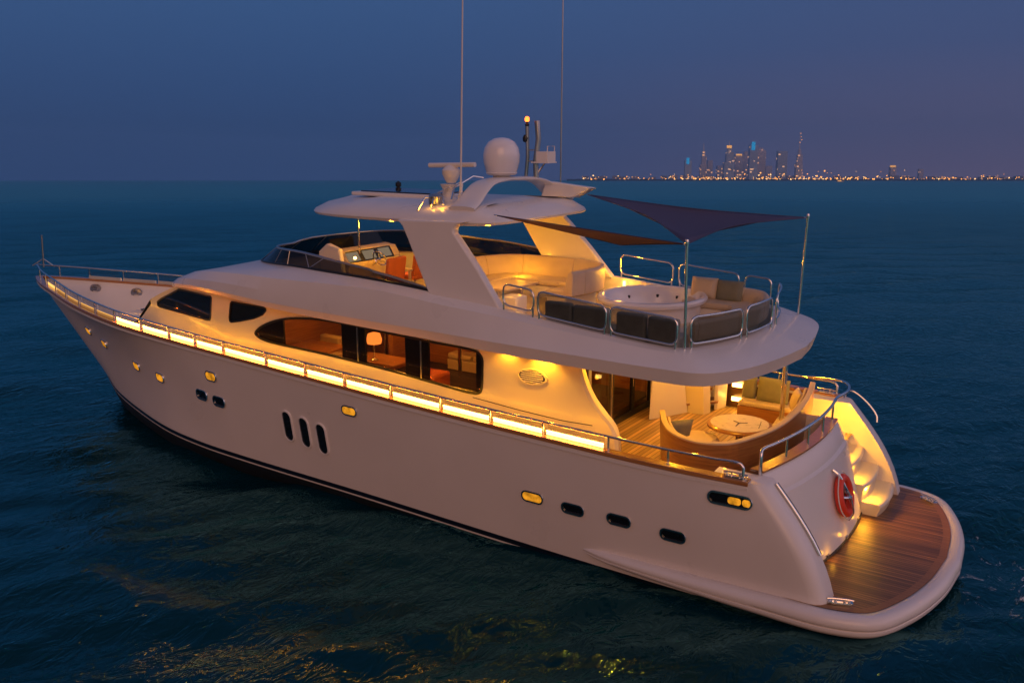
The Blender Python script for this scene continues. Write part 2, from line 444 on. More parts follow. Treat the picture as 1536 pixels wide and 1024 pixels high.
# ---- decks
def deck(name, m_, x0, x1, parent, dz=0., yclip=None):
    b = MB(); xs = [p for p in i_in[:END] if x0 <= p[0] <= x1]
    ext = np.interp([x0, x1], [p[0] for p in i_in[:END]], [p[1] for p in i_in[:END]])
    L = [(x0, deck_y(x0))]+[(p[0], deck_y(p[0])) for p in xs]+[(x1, deck_y(x1))]
    b.loft([[(x, y, deckz(x)+dz) for x, y in L], [(x, -y, deckz(x)+dz) for x, y in L]])
    return b.build(name, m_, parent, smooth=30)
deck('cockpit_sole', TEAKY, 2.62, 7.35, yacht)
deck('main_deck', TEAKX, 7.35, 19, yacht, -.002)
deck('foredeck', WHITE, 19, 28.3, yacht, -.002)

# ---- portholes on the hull (frame = part's own mesh, pane = sub-part)
def porthole(x, z, hw, hh, r, lit, name='porthole', rake=0., label=None, depth=.032):
    p, n = hull_pt(x, z); u = Vector((-1, 0, 0)); u = (u - n*u.dot(n)).normalized(); v = n.cross(u); v = v if v.z > 0 else -v
    # follow the sheer's slope
    so_ = stadium(hw+.036, hh+.036, r+.036); si = stadium(hw, hh, r)
    def P(uv, d, off=True):
        a, b = uv; a2 = a + b*rake
        q = p + u*a2 + v*b
        if off:
            h = bvh.ray_cast(q + n*.6, -n)
            if h[0] is not None: q = h[0]
        return q + n*d
    b = MB(); rings = [[P(q, -.02) for q in so_], [P(q, depth*.8) for q in so_], [P((q[0]*.985, q[1]*.985), depth) for q in so_], [P(q, depth) for q in si], [P(q, .004) for q in si]]
    b.loft(rings, closed=True)
    f = b.build(name, CHROME if lit != 'plain' else WHITE, yacht, smooth=40)
    if label: f['label'] = label
    off_ = .006 if x < 18 else .018
    g = MB(); pts = [P(q, off_) for q in si]; c_ = P((0, 0), off_)
    g.add([c_]+pts, [(0, i+1, (i+1) % len(pts)+1) for i in range(len(pts))])
    g.build('pane', PORTLIT if lit is True else DGLASS, f, smooth=30)
    return f
for x, z, lit in ((7.23, 1.23, True), (6.32, 1.20, False), (5.34, 1.22, False), (4.27, 1.19, False)):
    porthole(x, z, .22, .085, .08, lit, label='porthole lit from inside' if lit else 'dark porthole')
porthole(12.02, 2.16, .20, .085, .08, True, label='porthole lit from inside')
porthole(16.91, 2.17, .20, .10, .09, True, label='porthole lit from inside')
for x, z in ((17.47, 1.57), (16.72, 1.53)): porthole(x, z, .22, .11, .09, False, label='dark porthole')
for x, z in ((19.66, 1.62), (21.3, 1.62), (24.1, 1.75), (25.6, 1.9)): porthole(x, z, .20, .10, .09, True, label='porthole lit from inside')
for x, z in ((14.15, 1.38), (13.58, 1.33), (13.02, 1.28)):
    porthole(x, z, .145, .36, .14, 'plain', name='hull_window', label='tall dark oval hull window', rake=-.06)
# mooring opening near the stern
mo = porthole(3.28, 2.09, .36, .085, .084, False, name='mooring_opening', label='long chrome rimmed mooring opening lit from inside')
for cx, hw__ in ((3.20, .115), (2.99, .075)):
    b = MB(); p_, n_ = hull_pt(cx, 2.085); b.prism([p_+Vector((a, 0, c_))+n_*.012 for a, c_ in stadium(hw__, .062, .05)], n_*.012); b.build('lit_opening', PORTLIT, mo)

# ---- swimming platform: rounded rim that runs forward along the hull as a sponson
PL = [(6.35, 3.02), (5.6, 3.22), (4.2, 3.33), (2.6, 3.37), (1.45, 3.34), (.80, 3.06), (.38, 2.3), (.08, 1.2), (-.03, 0)]
pl = [np.array((p[0], p[1], 0)) for p in cr([(a, b, 0) for a, b in PL], 8)]
full = [tuple(p) for p in pl] + [(p[0], -p[1], 0) for p in pl[-2::-1]]
def poffs(path, d):
    out = []
    for i, p in enumerate(path):
        a = np.array(path[max(0, i-1)]); b = np.array(path[min(len(path)-1, i+1)]); t_ = (b-a)[:2]; t_ = t_/np.linalg.norm(t_)
        n_ = np.array([t_[1], -t_[0]])     # candidate
        c_ = np.array([3.0, 0])-np.array(p[:2]) if True else 0
        if n_ @ c_ > 0: n_ = -n_
        out.append((p[0]+n_[0]*d, p[1]+n_[1]*d))
    return out
plat = empty('swim_platform'); BOAT_TOP.remove(plat); plat.parent = yacht
rim = MB(); rings = []
for d, z in ((-.27, .545), (-.25, .562), (-.12, .568), (-.045, .54), (-.01, .48), (0, .42), (-.012, .365), (-.04, .35), (-.012, .335), (-.01, .29), (-.05, .225), (-.2, .20), (-.55, .21)):
    o_ = poffs(full, d); n_ = len(o_); ring = []
    for i, q in enumerate(o_):
        k = min(i, n_-1-i)/26.; s = min(1, k); zz = .36+(z-.36)*(.35+.65*s); ring.append((q[0], q[1], zz))
    rings.append(ring)
rim.loft(rings); rim.build('platform_rim', HULLW, plat, smooth=50)
inner = [q for q in poffs(full, -.255)]; ia = next(i for i, q in enumerate(inner) if q[0] < 2.4); inner = inner[ia:-ia]
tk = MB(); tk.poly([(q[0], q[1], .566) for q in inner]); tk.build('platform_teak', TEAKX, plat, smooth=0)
bd = MB(); i2 = [q for q in poffs(full, -.39)][ia:-ia]
bd.loft([[(q[0], q[1], .570) for q in inner], [(q[0], q[1], .570) for q in i2]]); bd.build('platform_border', TEAKB, plat, smooth=0)
un = MB(); un.poly([(q[0], q[1], .21) for q in poffs(full, -.5)[ia:-ia]]); un.build('platform_underside', ANTI, plat, smooth=0)
def cleat(x, y, z, ang, parent):
    b = MB(); ca, sa = math.cos(ang), math.sin(ang)
    def T(a, c_, h): return (x+a*ca-c_*sa, y+a*sa+c_*ca, z+h)
    ring = stadium(.20, .075, .06)
    b.loft([[T(u*1.0, v, 0) for u, v in ring], [T(u, v, .03) for u, v in ring], [T(u*.8, v*.62, .035) for u, v in ring], [T(u*.8, v*.6, .008) for u, v in ring]], closed=True)
    b.add([T(u*.8, v*.6, .008) for u, v in ring], [tuple(range(len(ring)))])
    b.tube([T(-.21, 0, .075), T(-.12, 0, .085), T(.12, 0, .085), T(.21, 0, .075)], .017, 8)
    for a in (-.07, .07): b.tube([T(a, 0, .01), T(a, 0, .085)], .018, 8)
    return b.build('cleat', CHROME, parent)
cleat(1.42, 2.82, .57, R(20), plat); cleat(.98, -2.62, .57, R(-35), plat)

# ---- transom panel (port wing to the starboard stairs)
def tr_x(y, z): return 1.92 + .055*y*y + (z-.56)*.27 + .10*max(0, (.95-z))**2
trn = MB(); ys = np.linspace(WING_Y+.004, -1.12, 22)
prof = [(.50, 0, 0), (.62, 0, 0), (.9, 0, 0), (1.4, 0, 0), (1.95, 0, 0), (2.06, .0, 0), (2.10, .05, 0), (2.14, .05, 0), (2.40, .10, 0), (2.46, .16, 0), (2.47, .34, 0)]
rings = [[(tr_x(y, z)+dx, y, z) for y in ys] for z, dx, _ in prof]
trn.loft(rings)
# return of the panel's starboard edge along the stairs
yE = -1.12
trn.loft([[(tr_x(yE, z)+dx, yE, z) for z, dx, _ in prof], [(tr_x(yE, z)+dx+.05, yE-.05, z) for z, dx, _ in prof], [(3.5, yE-.05, z) for z, dx, _ in prof]])
transom = trn.build('transom', WHITE, yacht, smooth=38)
kb = MB(); kb.tube([(tr_x(y, .60)-.012, y, .595) for y in ys], .022, 8); kb.build('kick_strip', RUB, transom)
tc_ = MB(); rings = []
for dx, z in ((.12, 2.465), (.12, 2.50), (.36, 2.50), (.36, 2.465)): rings.append([(tr_x(y, 2.42)+dx, y, z) for y in ys])
tc_.loft(rings+[rings[0]]); tc_.build('transom_cap', CAPW, transom, smooth=30)
# chrome groove on the sloped port wing
gv = MB(); gpts = [Vector(c_)+Vector((-.018, .09, .012)) for c_ in cols[1][1:9]]
gv.tube(gpts, .030, 8); gb = gv.build('wing_grab_strip', CHROME, hull, smooth=60)
gv = MB(); gv.tube([p+Vector((-.006, -.035, .004)) for p in gpts], .022, 8); gv.build('strip_seal', BLACK, hull, smooth=60)

# ---- stairs to starboard, rounded treads
st = empty('boarding_stairs'); BOAT_TOP.remove(st); st.parent = yacht
SY0, SY1 = -1.16, -2.60
for k, (x0, z) in enumerate(((1.66, .82), (2.0, 1.18), (2.34, 1.52), (2.70, 1.76))):
    b = MB(); out = []; zb = .55
    for j in range(15):
        f = j/14; y = SY0+(SY1-SY0)*f; out.append((x0+.16-.24*math.sin(math.pi*(.22+.62*f))**.8, y))
    back = 3.5 if k < 3 else 2.8
    rings = [[(x+.06, y, zb) for x, y in out], [(x+.03, y, z-.14) for x, y in out], [(x, y, z-.07) for x, y in out], [(x+.012, y, z-.025) for x, y in out], [(x+.06, y, z-.004) for x, y in out], [(x+.13, y, z) for x, y in out], [(back, y, z) for x, y in out], [(back, y, zb) for x, y in out]]
    b.loft(rings+[rings[0]])
    for e_ in (0, -1): b.add([r_[e_] for r_ in rings], [tuple(range(len(rings)))])
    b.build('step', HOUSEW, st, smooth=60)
for k, (x, z) in enumerate(((1.95, 1.0), (2.28, 1.34), (2.6, 1.66))):
    point_light('step_lamp', (x+.02, -1.32, z+.05), 30, .03, parent=yacht)
point_light('step_lamp', (2.9, -1.7, 2.15), 80, .06, parent=yacht)
for y in (2.3, 1.3, .3, -.7):
    b = MB(); b.box((tr_x(y, .64)-.035, y-.05, .63), (tr_x(y, .64)-.005, y+.05, .66)); b.build('kick_lamp', STEELD, transom)
    point_light('kick_lamp_light', (tr_x(y, .66)-.12, y, .70), .9, .04, parent=yacht)

# ---- upper shell: closed rings around the boat, nose to stern
K1 = [(21.0, 0, 3.72), (20.75, .9, 3.80), (19.5, 1.98, 4.07), (18.2, 2.36, 4.18), (16.7, 2.63, 4.19), (15, 2.74, 4.10), (11.7, 2.78, 3.99), (10, 2.84, 3.97), (8.5, 2.95, 3.95),
      (6.4, 3.03, 3.93), (4.78, 3.06, 3.92), (4.03, 2.96, 3.92), (3.56, 2.33, 3.92), (3.26, 1.2, 3.92), (3.12, 0, 3.92)]
K2 = [(20.95, 0, 3.86), (20.68, .92, 3.93), (19.45, 2.02, 4.17), (18.15, 2.41, 4.28), (16.7, 2.68, 4.30), (15, 2.78, 4.24), (11.7, 2.83, 4.17), (10, 2.89, 4.165), (8.5, 2.99, 4.165),
      (6.4, 3.06, 4.165), (4.75, 3.09, 4.165), (3.97, 2.99, 4.165), (3.49, 2.35, 4.165), (3.19, 1.2, 4.165), (3.05, 0, 4.165)]
K2b = [(20.75, 0, 4.0), (20.45, .95, 4.08), (19.15, 2.02, 4.34), (17.95, 2.40, 4.46), (16.6, 2.64, 4.52), (15, 2.74, 4.50), (11.7, 2.80, 4.48), (10, 2.83, 4.42), (8.5, 2.88, 4.36),
       (6.4, 2.93, 4.28), (4.78, 2.96, 4.24), (4.08, 2.86, 4.235), (3.66, 2.25, 4.235), (3.38, 1.15, 4.235), (3.25, 0, 4.235)]
K3 = [(20.1, 0, 4.24), (19.8, .95, 4.32), (18.6, 1.85, 4.55), (17.6, 2.25, 4.68), (16.4, 2.48, 4.76), (14.9, 2.62, 4.79), (11.6, 2.70, 4.84), (9.9, 2.73, 4.72), (8.3, 2.74, 4.62),
      (6.4, 2.74, 4.48), (4.82, 2.72, 4.385), (4.32, 2.58, 4.37), (4.02, 2.0, 4.36), (3.76, 1.0, 4.36), (3.66, 0, 4.36)]
K4 = [(17.45, 0, 4.82), (17.15, .9, 4.85), (16.45, 1.5, 4.91), (15.65, 1.85, 4.96), (14.7, 2.08, 5.0), (13.6, 2.25, 5.0), (11.5, 2.42, 4.955), (10.1, 2.45, 4.87), (8.5, 2.52, 4.74),
      (6.4, 2.58, 4.545), (4.85, 2.58, 4.42), (4.46, 2.44, 4.405), (4.16, 1.9, 4.395), (3.92, .95, 4.395), (3.82, 0, 4.395)]
def cent(K, d, z=None):
    return [(p[0]-(.12 if i < 2 else 0)*d*8 + (0 if i < 11 else d), max(0, p[1]-d) if p[1] > 0 else 0, p[2] if z is None else z) for i, p in enumerate(K)]
K5 = cent(K4, .12); K6 = cent(K4, .16, 4.2)
K0 = [(p[0]+(0 if i < 11 else .12), max(0, p[1]-(.10 if p[1] > 0 else 0)), p[2]+.02) for i, p in enumerate(K1)]
SUB = 9
ring = [mirror(cr(K, SUB)) for K in (K0, K1, K2, K2b, K3, K4, K5, K6)]
sb = MB(); sb.loft(ring, closed=True)
shell = sb.build('superstructure', WHITE, yacht, smooth=15)
fd = MB(); rg = mirror(cr(K6, SUB)); rg = [(p[0], p[1], 4.205) for p in rg]
fd.poly(rg); fd.build('flybridge_deck', CREAM, yacht, smooth=0)
cl = MB(); rg = mirror(cr(K0, SUB)); cl.poly(rg); cl.build('cockpit_ceiling', WHITE, yacht, smooth=20)

# ---- deckhouse: flat side walls with real window openings
W1 = [(20.5, 3.52), (20.27, 3.64), (19.18, 4.04), (18.9, 4.045), (18.29, 4.05), (17.55, 4.05), (17.50, 4.01), (17.54, 3.84), (17.62, 3.47), (17.68, 3.40), (17.85, 3.38), (19.05, 3.385), (20.40, 3.39), (20.49, 3.42)]
W2 = [(16.62, 4.02), (16.01, 4.01), (15.48, 4.0), (15.40, 3.97), (15.39, 3.92), (15.52, 3.8), (15.85, 3.67), (16.38, 3.54), (16.70, 3.48), (16.76, 3.50), (16.77, 3.6), (16.68, 3.98)]
W3c = [(15.85, 3.30), (15.67, 3.47), (15.25, 3.66), (14.75, 3.80), (14.07, 3.89), (13.45, 3.92), (12.71, 3.91), (11.77, 3.87), (10.88, 3.83), (10.02, 3.80), (9.28, 3.78), (9.05, 3.74), (8.94, 3.63), (8.93, 3.37), (8.95, 2.99), (9.0, 2.87), (9.12, 2.82), (10.04, 2.87), (11.35, 2.97), (12.76, 3.05), (13.75, 3.09), (14.81, 3.11), (15.41, 3.14), (15.74, 3.21)]
W3 = [tuple(p) for p in cr([(a, b, 0) for a, b in W3c], 3, closed=True)]; W3 = [(p[0], p[1]) for p in W3]
def L_top(x):
    pts = cr(K1, SUB); return float(np.interp(-x, [-p[0] for p in pts], [p[2] for p in pts]))+.03
AFT = [(6.74, 3.98), (6.70, 3.75), (6.60, 3.45), (6.42, 3.12), (6.18, 2.86), (5.98, 2.66), (5.88, 2.42), (5.83, 1.74)]
aft = [(p[0], p[1]) for p in cr([(a, b, 0) for a, b in AFT], 4)]
xs = np.linspace(17, 6.9, 14)
outline = aft + [(17, deckz(17)-.05)] + [(x, L_top(x)) for x in xs]
AY, BY = 2.40, 2.0; XA, XB = 17.0, 19.4
def fy(x): return AY - (x-XA)*(AY-BY)/(XB-XA)
dh = empty('deckhouse'); BOAT_TOP.remove(dh); dh.parent = yacht
XF = 20.9
def fwd_y(x):  # forward angled panel reaches x=20.9
    return fy(x)
hw_ = MB()
for sgn in (1, -1):
    hw_.poly([(x, sgn*AY, z) for x, z in outline], [[(x, sgn*AY, z) for x, z in W2], [(x, sgn*AY, z) for x, z in W3]])
    ftop = [(XA, L_top(XA)), (18.2, L_top(18.2)), (19.2, 4.14), (19.6, 4.02), (20.3, 3.78), (XF, 3.55)]
    fo = [(XA, deckz(XA)-.05)] + [(XF+1.9, deckz(21)-.05)] + [(XF, 3.4)] + ftop[::-1]
    hw_.poly([(x, sgn*fy(x), z) for x, z in fo], [[(x, sgn*fy(x), z) for x, z in W1]])
    # reveals of the openings
    for W, f in ((W1, fy), (W2, lambda x: AY), (W3, lambda x: AY)):
        hw_.loft([[(x, sgn*f(x), z) for x, z in W], [(x, sgn*(f(x)-.05), z) for x, z in W]], closed=True)
    # thick curved after end
    e1 = [(x, sgn*AY, z) for x, z in aft]; e1b = [(x-.05, sgn*(AY-.06), z) for x, z in aft]; e2 = [(x+.02, sgn*(AY-.30), z) for x, z in aft]; e3 = [(x+.5, sgn*(AY-.34), z) for x, z in aft]
    e4 = [(7.3, sgn*(AY-.34), z) for x, z in aft]
    hw_.loft([e1, e1b, e2, e3, e4])
# nose
nose_t = [(XF, fy(XF), 3.55), (21.0, 1.2, 3.62), (21.05, .6, 3.70), (21.08, 0, 3.74)]
nose_b = [(XF+1.9, fy(XF+1.9), deckz(21)-.05), (23.6, .95, deckz(21)), (23.9, .5, deckz(21)), (24.0, 0, deckz(21))]
nt_ = mirror(cr(nose_t, 5)[::-1]); nb_ = mirror(cr(nose_b, 5)[::-1])
n_half = len(cr(nose_t, 5))
def openhalf(l): h = cr(l, 5); return [tuple(p) for p in h] + [(p[0], -p[1], p[2]) for p in h[-2::-1]]
hw_.loft([openhalf(nose_t), openhalf(nose_b)])
hw_.poly(openhalf(nose_t))
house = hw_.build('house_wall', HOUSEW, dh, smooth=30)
fg = MB(); q1 = openhalf([(p[0]*.8+q[0]*.2+.03, p[1]*.86, p[2]*.8+q[2]*.2) for p, q in zip(nose_t, nose_b)]); q2 = openhalf([(p[0]*.4+q[0]*.6+.03, p[1]*.86, p[2]*.4+q[2]*.6) for p, q in zip(nose_t, nose_b)])
fg.loft([q1, q2]); fg.build('front_window', DGLASS, dh)
def window(name, W, f, glassm, fw_=.035, label=None):
    root = None
    for sgn in (1, -1):
        W_ = np.array(W); c_ = W_.mean(0)
        # frame hugging the opening
        n_ = len(W); tang = np.roll(W_, -1, 0)-np.roll(W_, 1, 0); tang /= np.linalg.norm(tang, axis=1)[:, None]
        nor = np.stack([tang[:, 1], -tang[:, 0]], 1)
        if ((W_-c_)*nor).sum() < 0: nor = -nor
        o_, i_ = W_+nor*.012, W_-nor*fw_
        b = MB(); g = lambda P, d: [(x, sgn*(f(x)+d), z) for x, z in P]
        b.loft([g(o_, .002), g(o_, .016), g(i_, .012), g(i_, -.03)], closed=True)
        fr = b.build(name, BLACK, dh, smooth=35)
        p = MB(); p.poly(g(W_, -.012)); p.build('pane', glassm, fr, smooth=0)
        if sgn == 1: root = fr
        if label: fr['label'] = label
    return root
window('front_side_window', W1, fy, DGLASS, .03, 'forward wedge shaped dark window')
window('side_window', W2, lambda x: AY, DGLASS, .03, 'small rounded dark window')
sw = window('salon_window', W3, lambda x: AY, TINT, .04, 'long salon window with lit interior')
# dark bands behind the glass
for xa, xb in ((15.75, 14.84), (12.92, 12.2), (11.03, 10.38), (9.12, 8.98)):
    def zr(x):
        zs = [];
        for i in range(len(W3)):
            a, b = W3[i], W3[(i+1) % len(W3)]
            if (a[0]-x)*(b[0]-x) <= 0 and a[0] != b[0]: zs.append(a[1]+(b[1]-a[1])*(x-a[0])/(b[0]-a[0]))
        return min(zs), max(zs)
    b = MB(); pts = np.linspace(xa, xb, 9); lo = [zr(x)[0]-.01 for x in pts]; hi = [zr(x)[1]+.01 for x in pts]
    b.prism([(x, AY-.016, z) for x, z in zip(pts, lo)] + [(x, AY-.016, z) for x, z in zip(pts[::-1], hi[::-1])], (0, -.05, 0))
    b.build('window_band', BLACK, sw, smooth=0)
for xm in (12.42, 10.58):
    b = MB(); z0, z1 = zr(xm); b.box((xm-.012, AY-.012, z0), (xm+.012, AY+.012, z1)); b.build('mullion', STEELD, sw)
# salon sill ledge under the long window, panel seam, vent grille
sm_ = MB(); sm_.tube([(9.2, AY+.002, 2.74), (8.0, AY+.002, 2.66), (7.0, AY+.002, 2.62), (6.35, AY+.002, 2.64)], .009, 6); sm_.build('panel_seam', RUB, house)
vg = MB(); c0 = (7.73, 3.41)
ov = [(c0[0]+.36*math.cos(a)*(1+.12*math.sin(2*a)), c0[1]+.17*math.sin(a)-.03*math.cos(a)) for a in np.linspace(0, 2*math.pi, 33)[:-1]]
vg.loft([[(x, AY+.002, z) for x, z in ov], [(x, AY+.03, z) for x, z in ov], [(c0[0]+(x-c0[0])*.86, AY+.034, c0[1]+(z-c0[1])*.84) for x, z in ov], [(c0[0]+(x-c0[0])*.84, AY+.006, c0[1]+(z-c0[1])*.82) for x, z in ov]], closed=True)
vent = vg.build('vent_grille', HOUSEW, dh)
vb = MB(); vb.poly([(c0[0]+(x-c0[0])*.86, AY+.005, c0[1]+(z-c0[1])*.84) for x, z in ov]); vb.build('vent_back', BLACK, vent, smooth=0)
vs_ = MB()
for k in range(6):
    z = c0[1]-.105+.042*k; h = .27*math.sqrt(max(.05, 1-((z-c0[1])/.15)**2))
    vs_.box((c0[0]-h, AY+.008, z-.009), (c0[0]+h, AY+.028, z+.011))
vs_.build('vent_slats', WHITE, vent)

# ---- salon interior seen through the windows and the after doors
si = empty('salon'); BOAT_TOP.remove(si); si.parent = yacht
b = MB(); b.box((7.3, -2.30, 1.95), (16.4, 2.30, 2.0)); b.build('salon_floor', DARKIN, si)
b = MB(); b.box((16.3, -2.3, 2.0), (16.36, 2.3, 3.97)); b.build('salon_bulkhead', VARN, si)
b = MB(); b.box((7.4, -2.34, 2.0), (16.3, -2.30, 2.95)); b.build('salon_side_panel', VARN, si)
b = MB()
for x in (8.6, 10.3, 12.6, 14.6): b.box((x-.25, -2.29, 2.95), (x+.25, -2.24, 3.95))
b.build('curtain_panels', WALLP, si)
b = MB(); b.box((9.9, -.9, 2.0), (10.02, .1, 3.4)); b.build('salon_partition', VARN, si, bevel=.01)
b = MB(); b.box((13.9, -1.6, 2.0), (14.05, -.5, 3.9)); b.build('salon_partition', VARN, si, bevel=.01)
for x, y, z, p in ((14.2, .8, 3.85, 60), (12.6, .4, 3.85, 60), (10.6, 1.0, 3.85, 55), (8.2, -.5, 3.85, 40)):
    point_light('salon_lamp', (x, y, z), p, .12, (1., .45, .07), yacht)
def sofa_straight(name, loc, length, depth, h, m_, label, cat, rot=0, group=None):
    e = empty(name, loc, label, cat, group)
    o = Vector(loc); ux = Vector((math.cos(rot), math.sin(rot), 0)); uy = Vector((-math.sin(rot), math.cos(rot), 0))
    def bx(mb, a, b_):
        x0, y0, z0 = a; x1, y1, z1 = b_
        vs = [o+ux*x+uy*y+Vector((0, 0, z)) for x, y, z in ((x0, y0, z0), (x1, y0, z0), (x1, y1, z0), (x0, y1, z0), (x0, y0, z1), (x1, y0, z1), (x1, y1, z1), (x0, y1, z1))]
        mb.add(vs, [(3, 2, 1, 0), (4, 5, 6, 7), (0, 1, 5, 4), (1, 2, 6, 5), (2, 3, 7, 6), (3, 0, 4, 7)])
    mb = MB(); bx(mb, (-length/2, -depth/2, 0), (length/2, depth/2, .28)); mb.build('base', m_, e, bevel=.02)
    n = max(1, round(length/.8))
    for k in range(n):
        a = -length/2+length*k/n+.012; b_ = -length/2+length*(k+1)/n-.012
        mb = MB(); bx(mb, (a, -depth/2, .29), (b_, depth/2-.2, .45)); mb.build('seat', m_, e, bevel=.05, seg=3)
        mb = MB(); bx(mb, (a, depth/2-.2, .29), (b_, depth/2, h)); mb.build('backrest', m_, e, bevel=.06, seg=3)
    return e
sofa_straight('salon_sofa', (11.6, -1.8, 2.0), 2.4, .8, .9, CREAM, 'cream salon sofa seen through the long side window', 'sofa', math.pi)
e = empty('salon_table', (13.00, .9, 2.0), 'wooden salon table behind the middle window pane', 'table')
b = MB(); b.box((12.30, .55, 2.68), (13.80, 1.35, 2.74)); b.build('table_top', VARN, e, bevel=.012)
b = MB(); b.lathe((13.00, .95, 2.0), [(.3, 0), (.3, .03), (.07, .06), (.07, .66), (.2, .68)], 20); b.build('leg', VARN, e)
e = empty('table_lamp', (13.05, 1.15, 2.74), 'glowing orange table lamp behind the middle salon window', 'lamp')
b = MB(); b.lathe((13.05, 1.15, 2.74), [(.09, 0), (.09, .02), (.02, .05), (.025, .42)], 16); b.build('base', CHROME, e)
b = MB(); b.lathe((13.05, 1.15, 3.14), [(.09, 0), (.17, .02), (.19, .12), (.15, .26), (.06, .29)], 20); b.build('lamp_shade', LAMPO, e)
e = empty('salon_armchair', (11.85, 0.50, 2.0), 'orange leather armchair behind the aft salon window pane', 'chair')
b = MB(); b.box((11.45, 0.20, 2.0), (12.25, 0.90, 2.5)); b.build('seat', ORANGE, e, bevel=.06)
b = MB(); b.box((12.10, 0.20, 2.45), (12.30, 0.90, 3.0)); b.build('backrest', ORANGE, e, bevel=.06)
e = empty('dinette', (15.10, 1.0, 2.0), 'dark wooden dinette behind the forward salon window pane', 'table')
b = MB(); b.box((14.50, .5, 2.72), (15.90, 1.5, 2.78)); b.build('table_top', VARN, e, bevel=.012)
b = MB(); b.box((15.00, .9, 2.0), (15.25, 1.1, 2.72)); b.build('leg', VARN, e, bevel=.012)

b = MB()
for x in (12.0, 14.5, 15.6): b.tube([(x, -.9, 2.0), (x, -.9, 3.95)], .05, 8)
b.build('salon_post', CHROME, si)
b = MB(); b.box((12.3, -2.2, 2.0), (15.8, -1.75, 2.75)); b.build('salon_cabinet', VARN, si, bevel=.02)
sofa_straight('dinette_bench', (15.2, .25, 2.0), 1.5, .6, .85, CREAM, 'cream bench beside the dinette behind the forward salon pane', 'bench', math.pi)
# ---- after bulkhead: sliding glass doors
bk = empty('salon_doors'); BOAT_TOP.remove(bk); bk.parent = yacht
XD = 7.2
b = MB(); b.box((XD, -2.1, 3.72), (XD+.08, 2.06, 3.98)); b.box((XD, -2.1, 1.75), (XD+.08, 2.06, 1.80)); b.build('door_header', BLACK, bk)
for y0, y1 in ((2.05, 1.0), (1.0, -.05), (-.05, -1.1), (-1.1, -2.05)):
    b = MB()
    for y in (y0-.03, y1+.03): b.box((XD-.02, y-.035, 1.80), (XD+.05, y+.035, 3.72))
    b.box((XD-.018, y1+.065, 1.80), (XD+.048, y0-.065, 1.90)); b.box((XD-.018, y1+.065, 3.64), (XD+.048, y0-.065, 3.72))
    d_ = b.build('sliding_door', STEELD if y0 > 0 else BLACK, bk, bevel=.004)
    p = MB(); p.add([(XD+.01, y1+.06, 1.9), (XD+.01, y0-.06, 1.9), (XD+.01, y0-.06, 3.64), (XD+.01, y1+.06, 3.64)], [(0, 1, 2, 3)]); p.build('pane', TINT, d_, smooth=0)
    h = MB(); h.tube([(XD-.06, y1+.10, 2.5), (XD-.06, y1+.10, 3.0)], .012, 8); h.build('handle', CHROME, d_)

# ---- stair up to the flybridge, starboard side of the cockpit
fs = empty('flybridge_stair'); BOAT_TOP.remove(fs); fs.parent = yacht
b = MB(); b.prism([(6.75, -1.05, 1.75), (6.62, -1.0, 3.95), (6.45, -1.62, 3.95), (6.3, -1.95, 1.75)], (-.07, -.10, 0)); b.build('stair_cheek', WHITE, fs, bevel=.02)
b = MB(); b.prism([(5.72, -2.62, 1.75), (5.62, -2.32, 3.95), (5.55, -2.9, 3.95), (5.62, -2.92, 1.75)], (.07, .04, 0)); b.build('stair_cheek', WHITE, fs, bevel=.02)
for k in range(5):
    z = 1.98+.3*k; o_ = .16*k
    b = MB(); b.prism([(6.35+o_, -1.9, z), (5.7+o_, -2.6, z), (5.95+o_, -2.95, z), (6.75+o_, -2.3, z)], (0, 0, -.05)); s_ = b.build('tread', TEAKB, fs, bevel=.008)
    b = MB(); b.tube([(6.34+o_, -1.91, z+.004), (5.70+o_, -2.61, z+.004)], .017, 6); b.build('nosing', CREAM, s_)
b = MB(); b.prism([(7.1, -2.0, 1.75), (5.9, -2.93, 1.75), (5.9, -2.93, 2.2), (7.1, -2.0, 3.9)], (.04, .06, 0)); b.build('stair_back', WHITE, fs)
# ---- overhang support pole
b = MB(); b.tube([(3.85, -1.42, 1.75), (3.82, -1.42, 3.97)], .052, 16); b.lathe((3.85, -1.42, 1.75), [(.12, 0), (.12, .02), (.055, .03)], 20)
b.build('support_pole', CHROME, yacht)
# ---- wooden inner lining of the starboard bulwark with two lamps
b = MB(); L = [p for p in i_in if 3.9 < p[0] < 7.2]
b.loft([[(p[0], -p[1]+.02, p[2]-.10) for p in L], [(p[0], -p[1]+.02, 1.77) for p in L]]); b.build('wood_lining', wood('wood_lining', (.24, .095, .028), (.40, .18, .06), (.05, .02, .008), .16, 'x', .3, coat=.3), yacht)
for z in (2.34, 2.0):
    b = MB(); b.box((5.26, -2.955, z-.05), (5.50, -2.925, z+.05)); l_ = b.build('bulwark_lamp', DOWN, yacht, bevel=.02)
    point_light('bulwark_lamp_light', (5.38, -2.8, z), 1.6, .05, parent=yacht)

